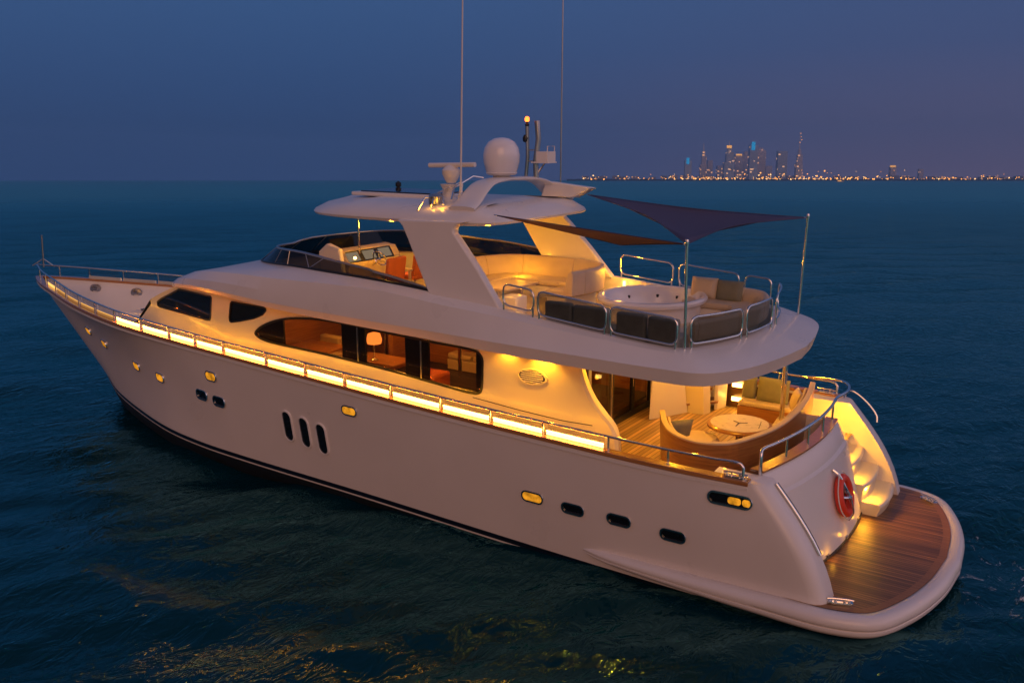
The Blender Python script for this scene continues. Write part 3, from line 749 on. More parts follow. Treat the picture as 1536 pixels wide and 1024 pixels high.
# ================================================================== FLYBRIDGE
# ---- wrap-round dark windscreen standing on the coaming
wsb = cr(K4[:8], SUB)                       # base, nose .. port x=10.1
XTOP = [(17.75, .0), (14.5, .0), (10.1, .0)]
def ws_top(p, sgn):
    x = p[0]; k = (x-10.1)/(17.75-10.1)
    if sgn > 0: h = .02+.52*max(0, k)**.8 if k < .62 else .02+.52*.62**.8+(.07*(k-.62)/.38)
    else: h = .52 if k > .5 else .34+.18*k/.5
    lean = .75*max(0, (x-15.2)/2.55)**1.0+.12
    return (x-lean*min(1, h/.4), p[1]*(.94 if x > 12 else .97), 4.955+h-.02*(1-k) if False else p[2]+h)
pb = [(p[0], p[1]-.04, p[2]+.02) if p[1] > 0 else (p[0], 0, p[2]+.02) for p in wsb]
port = pb; stbd = [(p[0], -p[1], p[2]) for p in pb]
stx = [(9.6, -2.43, 4.86), (8.9, -2.45, 4.80)]
base = port[::-1] + stbd[1:]; top = [ws_top(p, 1) for p in wsb][::-1] + [(q[0], -q[1], q[2]) for q in [ws_top(p, -1) for p in wsb]][1:]
# blend nose heights
base += stx; top += [(9.55, -2.38, 5.16), (8.9, -2.40, 5.04)]
tz = np.array([q[2] for q in top]); ker = np.ones(7)/7; tzp = np.convolve(np.pad(tz, 3, mode='edge'), ker, 'valid')
top = [(q[0], q[1], z) for q, z in zip(top, tzp)]
wsm = MB(); wsm.loft([base, top]); wsc = wsm.build('windscreen', SCREEN, yacht, smooth=50)
b = MB(); b.tube(top, .028, 8); b.build('windscreen_rail', STEELD, wsc)
b = MB(); b.tube([(q[0], q[1], q[2]+.005) for q in base], .022, 8); b.build('windscreen_gasket', BLACK, wsc)
def at_ws(i, f): return Vector(base[i])*(1-f)+Vector(top[i])*f
NBASE = len(base)
for i0, i1 in ((22, 19), (22, 25), (30, 31), (36, 37), (50, 48), (58, 57), (64, 64), (72, 72), (80, 80)):
    if max(i0, i1) < NBASE:
        b = MB(); b.tube([at_ws(i0, 0), at_ws(i1, 1)], .012, 6); b.build('windscreen_mullion', STEELD, wsc)
# dark inner dash liner under the screen
b = MB(); li = [(p[0]-.2, p[1]*.9, p[2]+.02) for p in base]; 
b.loft([[(p[0]-.04, p[1]*.985, p[2]+.005) for p in base], [(p[0]-.35, p[1]*.90, p[2]-.03) for p in base]]); b.build('dash_liner', BLACK, yacht, smooth=50)

# ---- helm console, seats
hc = empty('helm_console'); BOAT_TOP.remove(hc); hc.parent = yacht
b = MB(); b.prism([(15.1, -1.5, 4.2), (15.1, -1.5, 5.16), (14.9, -1.5, 5.24), (14.55, -1.5, 5.20), (14.35, -1.5, 4.9), (14.45, -1.5, 4.2)], (0, 2.05, 0)); b.build('console_body', CREAM, hc, bevel=.05, seg=3)
b = MB(); b.prism([(14.95, -1.45, 5.23), (14.95, .5, 5.23), (15.12, .45, 5.50), (15.12, -1.4, 5.50)], (.02, 0, 0)); b.build('console_screen', SMOKE, hc, smooth=0)
b = MB(); b.prism([(14.3, .6, 4.2), (15.2, .6, 4.2), (15.2, .6, 5.2), (14.9, .6, 5.42), (14.5, .6, 5.3)], (0, .14, 0)); b.build('console_cheek', WHITE, hc, bevel=.03)
b = MB(); b.add([(14.525, -1.2, 5.20), (14.525, .5, 5.20), (14.355, .5, 4.93), (14.355, -1.2, 4.93)], [(0, 1, 2, 3)]); b.build('instrument_panel', BLACK, hc, smooth=0)
SCRN = emis('instrument_screen', (.30, .22, .14), .7)
for y in (-.9, -.3, .3):
    b = MB(); b.add([(14.50, y-.22, 5.17), (14.50, y+.22, 5.17), (14.365, y+.22, 4.96), (14.365, y-.22, 4.96)], [(0, 1, 2, 3)]); b.build('display', SCRN, hc, smooth=0)
b = MB(); c_ = Vector((14.12, -.35, 4.98)); ax = Vector((-.8, 0, .6)).normalized(); u = ax.orthogonal().normalized(); v = ax.cross(u)
b.tube([c_+(u*math.cos(a)+v*math.sin(a))*.21 for a in np.linspace(0, 2*math.pi, 25)[:-1]], .018, 8, closed=True)
for a in (0, 2.1, 4.2): b.tube([c_-ax*.02, c_+(u*math.cos(a)+v*math.sin(a))*.21], .012, 6)
b.tube([c_, c_-ax*.3], .03, 8); b.build('steering_wheel', CHROME, hc)
point_light('helm_lamp', (13.6, -.2, 5.75), 75, .06, parent=yacht)
b = MB(); b.lathe((13.95, .75, 5.12), [(.001, -.03), (.035, -.02), (.04, .01), (.025, .035), (.001, .04)], 14)
b.build('console_lamp', DOWN, hc)
def helm_seat(x, y, label):
    e = empty('helm_seat', (x, y, 4.2), label, 'seat', 'helm seats on the flybridge')
    b = MB(); b.lathe((x, y, 4.2), [(.22, 0), (.22, .03), (.06, .06), (.06, .34)], 18); b.build('pedestal', CHROME, e)
    b = MB(); b.box((x-.28, y-.32, 4.54), (x+.3, y+.32, 4.68)); b.build('seat', ORANGE, e, bevel=.05, seg=3)
    b = MB(); b.prism([(x-.28, y-.32, 4.62), (x-.18, y-.32, 4.62), (x-.28, y-.32, 5.22), (x-.38, y-.32, 5.22)], (0, .64, 0)); b.build('backrest', ORANGE, e, bevel=.05, seg=3)
    for s in (-1, 1):
        b = MB(); b.box((x-.25, y+s*.33-.035, 4.78), (x+.15, y+s*.33+.035, 4.84)); b.box((x-.2, y+s*.33-.03, 4.55), (x-.12, y+s*.33+.03, 4.8)); b.build('armrest', CREAM, e, bevel=.02)
helm_seat(13.1, .55, 'orange leather helm seat nearer the low port windscreen'); helm_seat(13.1, -.45, 'orange leather helm seat behind the steering wheel')
e = empty('sunpad', (12.4, 1.75, 4.2), 'cream lounger pad beside the port windscreen and arch leg', 'lounger')
b = MB(); b.box((11.2, 1.2, 4.2), (14.0, 2.2, 4.62)); b.build('base', WHITE, e, bevel=.03)
b = MB(); b.box((11.25, 1.22, 4.62), (13.95, 2.18, 4.74)); b.build('seat', CREAM, e, bevel=.05, seg=3)

# ---- hard top
HT = [(15.3, 0), (15.1, .85), (14.4, 1.55), (13.4, 1.92), (11.6, 2.12), (10.2, 2.2), (9.4, 2.16), (8.98, 1.95), (8.86, 1.3), (8.86, 0)]
def htring(d, z, zs=0.):
    out = []
    for i, (x, y) in enumerate(HT):
        xx = x-d if x > 14 else (x+d if x < 9.1 else x)
        out.append((xx-(.35*d if 12 < x <= 14.4 else 0), max(0, y-d) if y > 0 else 0, z+zs*(12-x)/4))
    return mirror(cr(out, 6))
htm = MB(); htm.loft([htring(.45, 6.30, .05), htring(.12, 6.25, .045), htring(.02, 6.27, .045), htring(0, 6.32, .045), htring(.03, 6.38, .05), htring(.22, 6.52, .06), htring(.6, 6.63, .05), htring(1.1, 6.68, .03)], closed=True)
htm.poly(htring(1.1, 6.68, .03)); htm.poly(htring(.45, 6.30, .05))
ht = htm.build('hardtop', WHITE, yacht, smooth=35)
b = MB(); b.prism([(14.0, .75, 6.66), (11.3, .75, 6.66), (11.3, -.75, 6.66), (14.0, -.75, 6.66)], (0, 0, .09)); b.build('sunroof', WHITE, ht, bevel=.03)
b = MB(); b.box((11.5, -.62, 6.752), (13.8, .62, 6.775)); b.build('sunroof_glass', DGLASS, ht, bevel=.01)
b = MB(); b.lathe((13.9, -.9, 6.66), [(.05, 0), (.05, .12), (.075, .13), (.075, .22), (.001, .27)], 14); b.build('horn', BLACK, ht)
# legs
for s in (1, -1):
    o_ = [(11.25, 6.33), (11.1, 6.22), (10.92, 5.95), (10.6, 5.4), (10.25, 4.84), (8.42, 4.70), (8.50, 4.80), (9.05, 5.45), (9.55, 5.98), (9.72, 6.14), (9.72, 6.24), (9.6, 6.33), (9.4, 6.38)]
    yb = lambda z: 2.50-.20*(z-4.8)/1.5
    b = MB(); vs = [(x, s*yb(z), z) for x, z in o_]; b.prism(vs, (0, -s*.20, 0)); b.build('arch_leg', WHITE, yacht, smooth=25, bevel=.035, seg=3)
# forward post
b = MB(); b.tube([(14.5, 0, 4.9), (14.5, 0, 6.3)], .03, 10); b.build('hardtop_post', CHROME, yacht)

# ---- raised radar arch, built as a swept wing across the hard top
ar = empty('radar_arch'); BOAT_TOP.remove(ar); ar.parent = yacht
path = [(1.95, 6.60), (1.65, 6.72), (1.32, 6.92), (1.0, 7.06), (.5, 7.12), (-.5, 7.12), (-1.0, 7.08), (-1.4, 6.96), (-1.75, 6.74), (-2.1, 6.58)]
pth = cr([(0, a, c) for a, c in path], 5); b = MB(); rings = []
for i, p in enumerate(pth):
    q0, q1 = pth[max(0, i-1)], pth[min(len(pth)-1, i+1)]; d_ = (q1-q0)[1:]; d_ = d_/np.linalg.norm(d_); n_ = np.array([d_[1], -d_[0]])
    if n_[1] < 0: n_ = -n_
    k = abs(p[1])/2.1; wd = .27+.08*k*k; th = .045+.02*k
    sec = []
    for a in np.linspace(0, 2*math.pi, 17)[:-1]:
        ca, sa = math.cos(a), math.sin(a); ca = math.copysign(abs(ca)**.7, ca)
        sec.append((10.0-.25*k+ca*wd, p[1]+n_[0]*sa*th, p[2]+n_[1]*sa*th))
    rings.append(sec)
b.loft(rings, closed=True); b.add(rings[0], [tuple(range(16))]); b.add(rings[-1], [tuple(range(16))]); b.build('arch_wing', WHITE, ar, smooth=60)
# after fin carrying the starboard light
b = MB(); b.prism([(9.9, -1.7, 6.62), (9.2, -2.05, 6.62), (8.8, -2.2, 6.86), (9.7, -1.6, 7.02)], (0, .35, .02)); b.build('arch_fin', WHITE, ar, bevel=.04)
# satellite dome
dm = empty('satellite_dome'); BOAT_TOP.remove(dm); dm.parent = yacht
b = MB(); b.lathe((10.1, -.02, 7.15), [(.30, .06), (.345, .12), (.405, .34), (.415, .50), (.385, .66), (.30, .79), (.17, .865), (.06, .885), (.001, .888)], 36); b.build('dome_shell', TUBW, dm)
b = MB(); b.lathe((10.1, -.02, 7.10), [(.20, 0), (.20, .10), (.32, .12), (.36, .16), (.34, .18)], 28); b.build('dome_base', WHITE, dm)
# open radar scanner on a pod
rd = empty('radar'); BOAT_TOP.remove(rd); rd.parent = yacht
b = MB(); b.tube([(11.35, 1.0, 7.43), (10.1, 1.0, 7.47)], .055, 10); b.build('scanner_bar', WHITE, rd, smooth=60)
b = MB(); b.lathe((10.75, 1.0, 7.06), [(.10, 0), (.15, .08), (.20, .20), (.20, .28), (.13, .36), (.05, .39)], 20); b.build('scanner_pod', WHITE, rd)
b = MB(); b.lathe((10.8, 1.05, 6.62), [(.30, 0), (.28, .06), (.14, .14), (.12, .30), (.18, .42)], 20); b.tube([(10.5, 1.1, 6.62), (10.45, 1.0, 7.05)], .03, 8); b.build('pedestal', WHITE, rd)
# searchlight stack below the scanner
sl = empty('searchlight'); BOAT_TOP.remove(sl); sl.parent = yacht
b = MB(); b.lathe((10.75, 1.55, 6.50), [(.10, 0), (.10, .12), (.16, .14), (.17, .30), (.12, .36), (.001, .38)], 20); b.build('searchlight_body', STEELD, sl)
for dx in (-.13, .13):
    b = MB(); b.lathe((10.5+dx, 1.82, 6.50), [(.001, .03), (.07, .025), (.085, 0)], 16); b.build('floodlight_lens', DOWN, sl)
    point_light('floodlight', (10.5+dx, 1.88, 6.66), 1.5, .04, parent=yacht)
b = MB(); b.box((10.25, 1.72, 6.46), (10.75, 1.9, 6.50)); b.build('floodlight_tray', WHITE, sl, bevel=.015)
b = MB(); b.lathe((9.35, -1.75, 6.52), [(.001, .04), (.09, .03), (.12, 0)], 16); b.build('floodlight_lens', DOWN, ar)
point_light('floodlight', (9.4, -1.6, 6.72), 4, .05, parent=yacht)
# horn rail, grab bars on the arch
b = MB(); b.tube([(10.3, 1.6, 6.74), (10.45, 1.3, 6.98), (10.45, .6, 7.20), (10.3, .4, 7.16)], .022, 8); b.tube([(10.6, 1.9, 6.6), (10.75, 1.6, 6.85), (10.6, .5, 7.16)], .018, 8)
b.tube([(10.9, 2.0, 6.52), (10.9, 1.75, 6.78), (10.6, 1.5, 6.8), (10.4, 1.75, 6.65)], .02, 8); b.build('grab_bar', CHROME, ar)
# mast with all-round light, horn tray, camera
ms = empty('light_mast'); BOAT_TOP.remove(ms); ms.parent = yacht
b = MB(); b.tube([(9.95, -.80, 7.1), (9.90, -.80, 7.6), (9.92, -.80, 8.28)], .045, 10); b.tube([(9.70, -.86, 7.1), (9.72, -.86, 7.5), (9.66, -.88, 8.0), (9.70, -.88, 8.40)], .065, 10)
for z in (7.5, 7.75): b.tube([(9.92, -.8, z), (9.7, -.86, z)], .018, 6)
b.build('mast_post', STEELD, ms)
b = MB(); b.lathe((9.95, -.80, 8.0), [(.001, -.09), (.07, -.06), (.08, .02), (.05, .09), (.001, .1)], 16); b.build('mast_camera', BLACK, ms)
b = MB(); b.lathe((9.92, -.80, 8.28), [(.04, 0), (.05, .04), (.03, .06), (.03, .10)], 14); b.build('lamp_base', BLACK, ms)
b = MB(); b.lathe((9.92, -.80, 8.38), [(.03, 0), (.052, .03), (.052, .08), (.03, .115), (.001, .12)], 16); b.build('mast_light', MASTL, ms)
b = MB(); b.box((9.3, -1.1, 7.46), (9.75, -.7, 7.49)); b.box((9.32, -1.08, 7.49), (9.62, -.72, 7.72)); b.tube([(9.34, -.75, 7.49), (9.34, -.75, 7.84), (9.34, -1.06, 7.84), (9.34, -1.06, 7.49)], .012, 6); b.build('horn_tray', WHITE, ms, bevel=.012)
b = MB(); b.tube([(9.5, -.9, 7.46), (9.75, -.85, 7.1)], .02, 6); b.build('tray_brace', CHROME, ms)
# whip antennas
for x, y, dx, dy in ((10.15, 1.45, -.10, -.06), (9.72, -2.0, .0, -.02)):
    b = MB(); z0 = 6.9 if y > 0 else 6.72
    b.tube([(x, y, z0), (x, y, z0+.22)], .035, 10); b.tube([(x, y, z0+.2), (x+dx, y+dy, z0+5.4)], .021, 8, r2=.012); b.build('whip_antenna', STEELD if y < 0 else WHITE, yacht)

# ---- fly-deck rails: frames following the coaming, smoked panels on the port side and stern
def k4(path, n=10): return [Vector(p) for p in cr(path, n)]
coam = [(8.55, 2.50, 4.745), (7.4, 2.55, 4.64), (6.0, 2.57, 4.51), (4.75, 2.55, 4.415)]
def fly_rail(pts, h0, h1, panel, loop=False, dark=None):
    """pts: base line; an inverted rounded frame from h0 to h1 above it"""
    P = [Vector(p) for p in pts]; n = len(P)
    def at(f):
        f = min(max(f, 0), 1)*(n-1); i = min(int(f), n-2); return P[i].lerp(P[i+1], f-i)
    L = sum((P[i+1]-P[i]).length for i in range(n-1)); rad = min(.13, (h1-h0)*.35)
    fr = []
    hs = lambda h: Vector((0, 0, h)); m_ = 14
    for k in range(m_+1): fr.append(at((rad+(L-2*rad)*k/m_)/L)+hs(h1))
    for a in (30, 60): fr.append(at((L-rad+rad*math.sin(R(a)))/L)+hs(h1-rad+rad*math.cos(R(a))))
    fr.append(at(1)+hs(h1-rad)); fr.append(at(1)+hs(h0+rad))
    for a in (30, 60): fr.append(at((L-rad+rad*math.cos(R(a)))/L)+hs(h0+rad-rad*math.sin(R(a))))
    for k in range(m_+1): fr.append(at((L-rad-(L-2*rad)*k/m_)/L)+hs(h0))
    for a in (30, 60): fr.append(at((rad-rad*math.sin(R(a)))/L)+hs(h0+rad-rad*math.cos(R(a))))
    fr.append(at(0)+hs(h0+rad)); fr.append(at(0)+hs(h1-rad))
    for a in (30, 60): fr.append(at((rad-rad*math.cos(R(a)))/L)+hs(h1-rad+rad*math.sin(R(a))))
    b = MB(); b.tube(fr, .021, 8, closed=True)
    for f in (.02, .98): b.tube([at(f)-Vector((0, 0, .03)), at(f)+hs(h0+.06)], .022, 8)
    o = b.build('fly_rail', CHROME, yacht, smooth=60)
    if panel:
        g = MB(); up_ = [at(k/m_)+hs(h1-.02) for k in range(m_+1)]; lo = [at(k/m_)+hs(h0+.02) for k in range(m_+1)]
        g.loft([up_, lo]); g.build('rail_panel', panel, o, smooth=60)
    return o
def seg(a, b_, n=9):
    C_ = [np.array(p) for p in cr(coam, 12)]; xs_ = np.linspace(a, b_, n); out = []
    for x in xs_:
        i = np.argsort([abs(c_[0]-x) for c_ in C_])[:1][0]
        X = [c_[0] for c_ in C_][::-1]; out.append((x, np.interp(x, X, [c_[1] for c_ in C_][::-1]), np.interp(x, X, [c_[2] for c_ in C_][::-1])))
    return out
fly_rail(seg(8.35, 7.62), .10, .52, None); fly_rail(seg(7.52, 6.02), .07, .53, SMOKE); fly_rail(seg(5.94, 4.62), .07, .55, SMOKE)
ST = [(4.44, 2.36, 4.40), (4.18, 1.75, 4.395), (3.97, 1.05, 4.395), (3.87, .5, 4.395), (3.84, -.1, 4.395), (3.86, -.6, 4.395), (3.98, -1.2, 4.395), (4.12, -1.7, 4.395), (4.36, -2.25, 4.40)]
stc = cr(ST, 8)
fly_rail([tuple(p) for p in stc[0:17]], .09, .58, SMOKE); fly_rail([tuple(p) for p in stc[18:36]], .09, .60, SMOKE); fly_rail([tuple(p) for p in stc[40:63]], .09, .60, None)
def mir(s_): return [(p[0], -p[1], p[2]) for p in s_]
fly_rail(mir(seg(8.3, 6.95)), .08, .55, None); fly_rail(mir(seg(6.8, 5.35)), .08, .58, None); fly_rail(mir(seg(5.2, 4.6)), .08, .58, None)
# ---- sail poles
poles = []
for y, x, zt in ((2.42, 4.56, 6.30), (-2.38, 3.86, 6.42)):
    b = MB(); b.tube([(x-.04 if y > 0 else x+.06, y if y > 0 else y-.02, 4.40 if y > 0 else 4.30), (x, y, zt)], .026, 10); b.lathe((x, y, zt), [(.035, -.05), (.04, 0), (.03, .05), (.001, .06)], 12); b.build('sail_pole', CHROME, yacht)

# ---- hot tub
ht_ = empty('hot_tub'); BOAT_TOP.remove(ht_); ht_.parent = yacht
TC = (6.75, -1.0); b = MB()
b.lathe((TC[0], TC[1], 4.2), [(1.05, 0), (1.05, .25), (1.10, .33), (1.17, .36), (1.19, .42), (1.15, .47), (1.08, .475), (1.04, .44), (.98, .33), (.9, .1), (.75, .04), (.001, .03)], 56, sx=1.0, sy=1.12); b.build('tub_shell', TUBW, ht_, smooth=45)
for a in (20, 55, 90, 160, 200, 235, 262, 290, 330):
    b = MB(); r_ = .965; x, y = TC[0]+r_*math.cos(R(a)), TC[1]+r_*1.12*math.sin(R(a)); b.lathe((x, y, 4.45), [(.001, -.04), (.035, -.03), (.035, .03), (.001, .04)], 10); b.build('tub_jet', BLACK, ht_)
# ---- flybridge U-sofa (one thing) around a small white table
def sweep_sofa(name, path, label, m_seat, h_seat, h_back, depth, z0, inward, m_back=None, thick=.2, taper=True):
    """path = line of the back's outer face; inward = +1/-1 side on which the seat lies"""
    P = cr([(a, b_, 0) for a, b_ in path], 8); n_ = len(P); e = empty(name, (P[n_//2][0], P[n_//2][1], z0), label, 'sofa')
    nor = []
    for i in range(n_):
        d_ = (P[min(n_-1, i+1)]-P[max(0, i-1)])[:2]; d_ /= np.linalg.norm(d_); nor.append(np.array([-d_[1], d_[0]])*inward)
    def run(prof, i0=0, i1=n_):
        b = MB(); rr = [[(P[i][0]+nor[i][0]*d, P[i][1]+nor[i][1]*d, z0+z) for i in range(i0, i1)] for d, z in prof]
        b.loft(rr+[rr[0]])
        for i in (0, i1-i0-1): b.add([r_[i] for r_ in rr], [tuple(range(len(rr)))])
        return b
    run([(thick, 0), (depth, 0), (depth-.02, h_seat-.16), (thick, h_seat-.16)]).build('base', WHITE, e, smooth=50)
    step = max(3, (n_-1)//5)
    for i0 in range(0, n_-1, step):
        i1 = min(n_, i0+step+1)
        if i1-i0 < 2: continue
        run([(thick-.04, h_seat-.15), (depth+.03, h_seat-.15), (depth+.06, h_seat-.08), (depth+.03, h_seat-.01), (thick-.04, h_seat+.02)], i0, i1).build('seat', m_seat, e, smooth=50, bevel=.02)
        run([(0.02, h_seat-.1), (thick+.05, h_seat-.1), (thick+.04, h_seat+.1), (thick-.05, h_back-.05), (thick-.10, h_back), (.04, h_back), (0, h_back-.05)], i0, i1).build('backrest', m_back or m_seat, e, smooth=50, bevel=.02)
    return e, P, nor
sweep_sofa('flybridge_sofa', [(11.85, .35), (11.75, -.9), (11.45, -1.85), (10.9, -2.25), (9.9, -2.28), (8.9, -2.2), (8.35, -1.8), (8.2, -1.1), (8.35, -.25)], 'cream U shaped sofa between the two arch legs', CREAM, .45, .92, .78, 4.2, -1)
e = empty('side_table', (9.5, .45, 4.2), 'small white box table beside the cream sofa behind the port rail', 'table')
b = MB(); b.box((9.15, .35, 4.2), (9.6, .8, 4.62)); b.build('table_body', WHITE, e, bevel=.05, seg=3)
e = empty('lounge_table', (10.2, -.6, 4.2), 'low cream table inside the curve of the flybridge sofa', 'table')
b = MB(); b.box((9.75, -1.1, 4.60), (10.75, .25, 4.66)); b.build('table_top', CREAM, e, bevel=.02)
for y in (-.9, .08):
    b = MB(); b.box((10.1, y-.05, 4.2), (10.4, y+.05, 4.60)); b.build('leg', WHITE, e, bevel=.015)
# stern sofa on the fly deck, wrapped round the after end
e, P_, n_ = sweep_sofa('stern_sofa', [(6.3, -2.30), (5.3, -2.32), (4.62, -2.1), (4.28, -1.5), (4.1, -.7), (4.1, .2), (4.25, 1.1), (4.55, 1.9)], 'grey covered curved sofa at the after end of the flybridge', CREAM, .32, .60, .75, 4.2, -1)
def cushion(name, c0, size, yaw, pitch, m_, label, group=None, roll=0):
    b = MB(); sx_, sy_, sz_ = [s/2 for s in size]; n = 10; vs = []; fs = []
    M = Matrix.Translation(c0) @ Matrix.Rotation(yaw, 4, 'Z') @ Matrix.Rotation(pitch, 4, 'Y') @ Matrix.Rotation(roll, 4, 'X')
    for s in (1, -1):
        k0 = len(vs)
        for i in range(n+1):
            for j in range(n+1):
                u, v = -1+2*i/n, -1+2*j/n; h = sz_*max(0, (1-u**4)*(1-v**4))**.5
                pin = 1-.06*(1-abs(u))*0
                vs.append(M @ Vector((u*sx_*(1-.05*(1-v*v)*0)*pin, v*sy_, s*h)))
        for i in range(n):
            for j in range(n):
                q = (k0+i*(n+1)+j, k0+(i+1)*(n+1)+j, k0+(i+1)*(n+1)+j+1, k0+i*(n+1)+j+1); fs.append(q if s > 0 else q[::-1])
    o_ = Vector(c0); b.add(vs, fs); o = MB.build(b, name, m_, None, smooth=70, boat=True)
    o.data.transform(Matrix.Translation(-o_)); o.location = o_
    return tag(o, label, 'cushion', group)
cushion('cushion', (5.35, -2.0, 4.72), (.16*3, .6, .2), math.pi/2, R(75), GREYC, 'square grey cushion leaning on the starboard flybridge sofa', 'scatter cushions')
cushion('cushion', (5.95, -2.02, 4.74), (.48, .62, .2), math.pi/2, R(78), CREAM, 'pale cushion between the hot tub and the square grey cushion', 'scatter cushions')
# dark covers behind the smoked panels (backs of port seats)
pv = empty('port_lounge', (6.0, 2.2, 4.2), 'dark grey covered seat back behind the smoked port rail panels', 'seat')
for x0, x1 in ((7.45, 6.85), (6.82, 6.05), (5.9, 5.3), (5.26, 4.66)):
    b = MB(); zt = 4.98-.06*(7.4-x0)/2.; b.box((x1, 2.28, 4.2), (x0, 2.43, zt)); b.build('backrest', DGREY, pv, bevel=.05, seg=3)
b = MB(); b.box((4.7, 1.75, 4.2), (7.4, 2.27, 4.55)); b.build('seat', DGREY, pv, bevel=.04)
# fly-deck lights
point_light('fly_lamp', (8.05, -2.0, 4.95), 26, .05, parent=yacht)
point_light('fly_lamp', (8.6, 1.6, 4.75), 14, .05, parent=yacht)
point_light('fly_lamp', (10.3, .2, 5.9), 58, .08, parent=yacht)
point_light('fly_lamp', (10.6, -1.6, 4.85), 10, .05, parent=yacht)
for x, y in ((10.3, .2), (13.6, -.2)):
    b = MB(); b.lathe((x, y, 6.29), [(.07, 0), (.07, .03)], 16); b.build('downlight', DOWN, yacht)
b = MB(); b.tube([(8.05, -2.22, 4.50), (8.05, -2.22, 4.68)], .035, 12); b.build('coaming_lamp', emis('coaming_lamp_glow', (1, .6, .2), 5), yacht)

DECK_W = 4.6
# ================================================================== MAIN RAIL, LIGHT STRIP
A_ = inset(.085)
SX = [p[0] for p in A_]
def rail_pt(x, h, s=1, d=0.):
    y = np.interp(x, SX, [p[1] for p in A_]); z = np.interp(x, SX, [p[2] for p in A_]); return Vector((x, s*max(y-d, 0.), z+.03+h))
def rail_h(x): return .27 + .10*max(0, (x-17))/12
for s in (1, -1):
    hr = MB(); xs_ = [3.12, 3.2, 3.35] + list(np.linspace(3.6, 29.3, 90)) + ([29.62] if s > 0 else [])
    pts = [rail_pt(3.12, .02, s), rail_pt(3.12, .20, s), rail_pt(3.17, .265, s), rail_pt(3.30, .285, s)] + [rail_pt(x, rail_h(x), s) for x in np.linspace(3.6, 29.5, 90)]
    pts += [Vector((29.78, s*.03, 3.2+.03+rail_h(29.7)))]
    hr.tube(pts, .026, 8); rail = hr.build('handrail', CHROME, yacht, smooth=60)
    xst = [4.45, 5.62, 7.02, 8.25, 9.5, 10.85, 12.2, 13.45, 14.8, 16.4, 17.55, 18.7, 20.0, 21.4, 22.7, 24.0, 25.3, 26.6, 27.9, 29.0]
    for x in xst:
        b = MB(); b.tube([rail_pt(x, -.04, s), rail_pt(x, rail_h(x), s)], .02, 8); b.lathe(rail_pt(x, -.02, s), [(.04, 0), (.04, .02), (.022, .03)], 10); b.build('stanchion', CHROME, rail)
    # panels of clear acrylic between the stanchions, lit along their lower edge by a light strip
    allx = [5.7]+[x for x in xst if x > 6]
    for xa, xb in zip(allx[:-1], allx[1:]):
        if xb > 28: continue
        xs_ = np.linspace(xa+.05, xb-.05, 5)
        b = MB(); b.loft([[rail_pt(x, .005, s, .10) for x in xs_], [rail_pt(x, rail_h(x)-.035, s, .10) for x in xs_]]); b.build('rail_panel', CLEAR, rail, smooth=60)
    for xa, xb in zip(allx[:-1], allx[1:]):
        if xb > 28: continue
        m1, m2 = (STRIP, GLINTL) if xb < 21.5 else (STRIPL, STRIPD) if xb < 26.7 else (STRIPD, STRIPD)
        xs_ = np.linspace(xa+.045, xb-.045, 6)
        b = MB(); rings = [[rail_pt(x, h, s, d) for x in xs_] for d, h in ((.05, .005), (.056, .108), (.085, .108), (.085, .005))]; b.loft(rings+[rings[0]])
        for i in (0, -1): b.add([r_[i] for r_ in rings], [(0, 1, 2, 3)])
        lst = b.build('light_strip', WHITE, yacht, smooth=60)
        b = MB(); b.loft([[rail_pt(x, .012, s, .045) for x in xs_], [rail_pt(x, .098, s, .05) for x in xs_]]); b.build('diffuser', m1, lst, smooth=60)
        b = MB(); b.loft([[rail_pt(x, .080, s, .0435) for x in xs_], [rail_pt(x, .094, s, .0435) for x in xs_]]); b.build('added_glint_line', m2, lst, smooth=60)
    # added unseen area lights along the bulwark, washing the deckhouse warm
    for x in list(np.arange(6.2, 21.5, 1.7 if s > 0 else 5.0)) + [22.8, 24.6, 26.2]:
        d = bpy.data.lights.new('added_deck_wash', 'AREA'); d.shape = 'RECTANGLE'; d.size = 1.5; d.size_y = .04; d.energy = DECK_W*(1 if x < 21.6 else .55); d.color = (1., .40, .012)
        o = bpy.data.objects.new('added_deck_wash', d); COL.objects.link(o); o.parent = yacht
        p = rail_pt(x, .02, s, .14); p2 = rail_pt(x+.3, .02, s, .14); tx = (p2-p).normalized()
        zdir = Vector((0, s*.85, -.50)); zdir = (zdir-tx*zdir.dot(tx)).normalized(); ydir = zdir.cross(tx)
        M_ = Matrix.Identity(4)
        for r_ in range(3): M_[r_][0] = tx[r_]; M_[r_][1] = ydir[r_]; M_[r_][2] = zdir[r_]; M_[r_][3] = p[r_]
        o.matrix_local = M_
# transom rail, from the port wing round to starboard
b = MB(); yy = np.linspace(2.60, -1.3, 26)
pts = [Vector((tr_x(2.62, 2.42)+.16, 2.62, 2.30)), Vector((tr_x(2.62, 2.42)+.16, 2.62, 2.78)), Vector((tr_x(2.6, 2.42)+.18, 2.57, 2.85))] + [Vector((tr_x(y, 2.42)+.2, y, 2.875)) for y in yy[1:]]
pts += [Vector((2.66, -2.0, 2.86)), Vector((2.78, -2.55, 2.84)), Vector((2.98, -2.86, 2.82)), Vector((3.3, -3.0, 2.80)), rail_pt(3.8, .29, -1)]
b.tube(cr(pts, 4), .03, 10); tr_ = b.build('transom_rail', CHROME, yacht, smooth=60)
for y in (1.75, .85, 0., -.85):
    b = MB(); b.tube([(tr_x(y, 2.42)+.2, y, 2.50), (tr_x(y, 2.42)+.2, y, 2.87)], .022, 8); b.build('stanchion', CHROME, tr_)
b = MB(); b.tube(cr([(2.95, -2.98, 2.42), (2.85, -3.02, 2.60), (2.55, -3.04, 2.45), (2.25, -3.04, 2.12), (2.22, -3.0, 1.98)], 5), .02, 8); b.build('wing_grab_rail', CHROME, yacht)
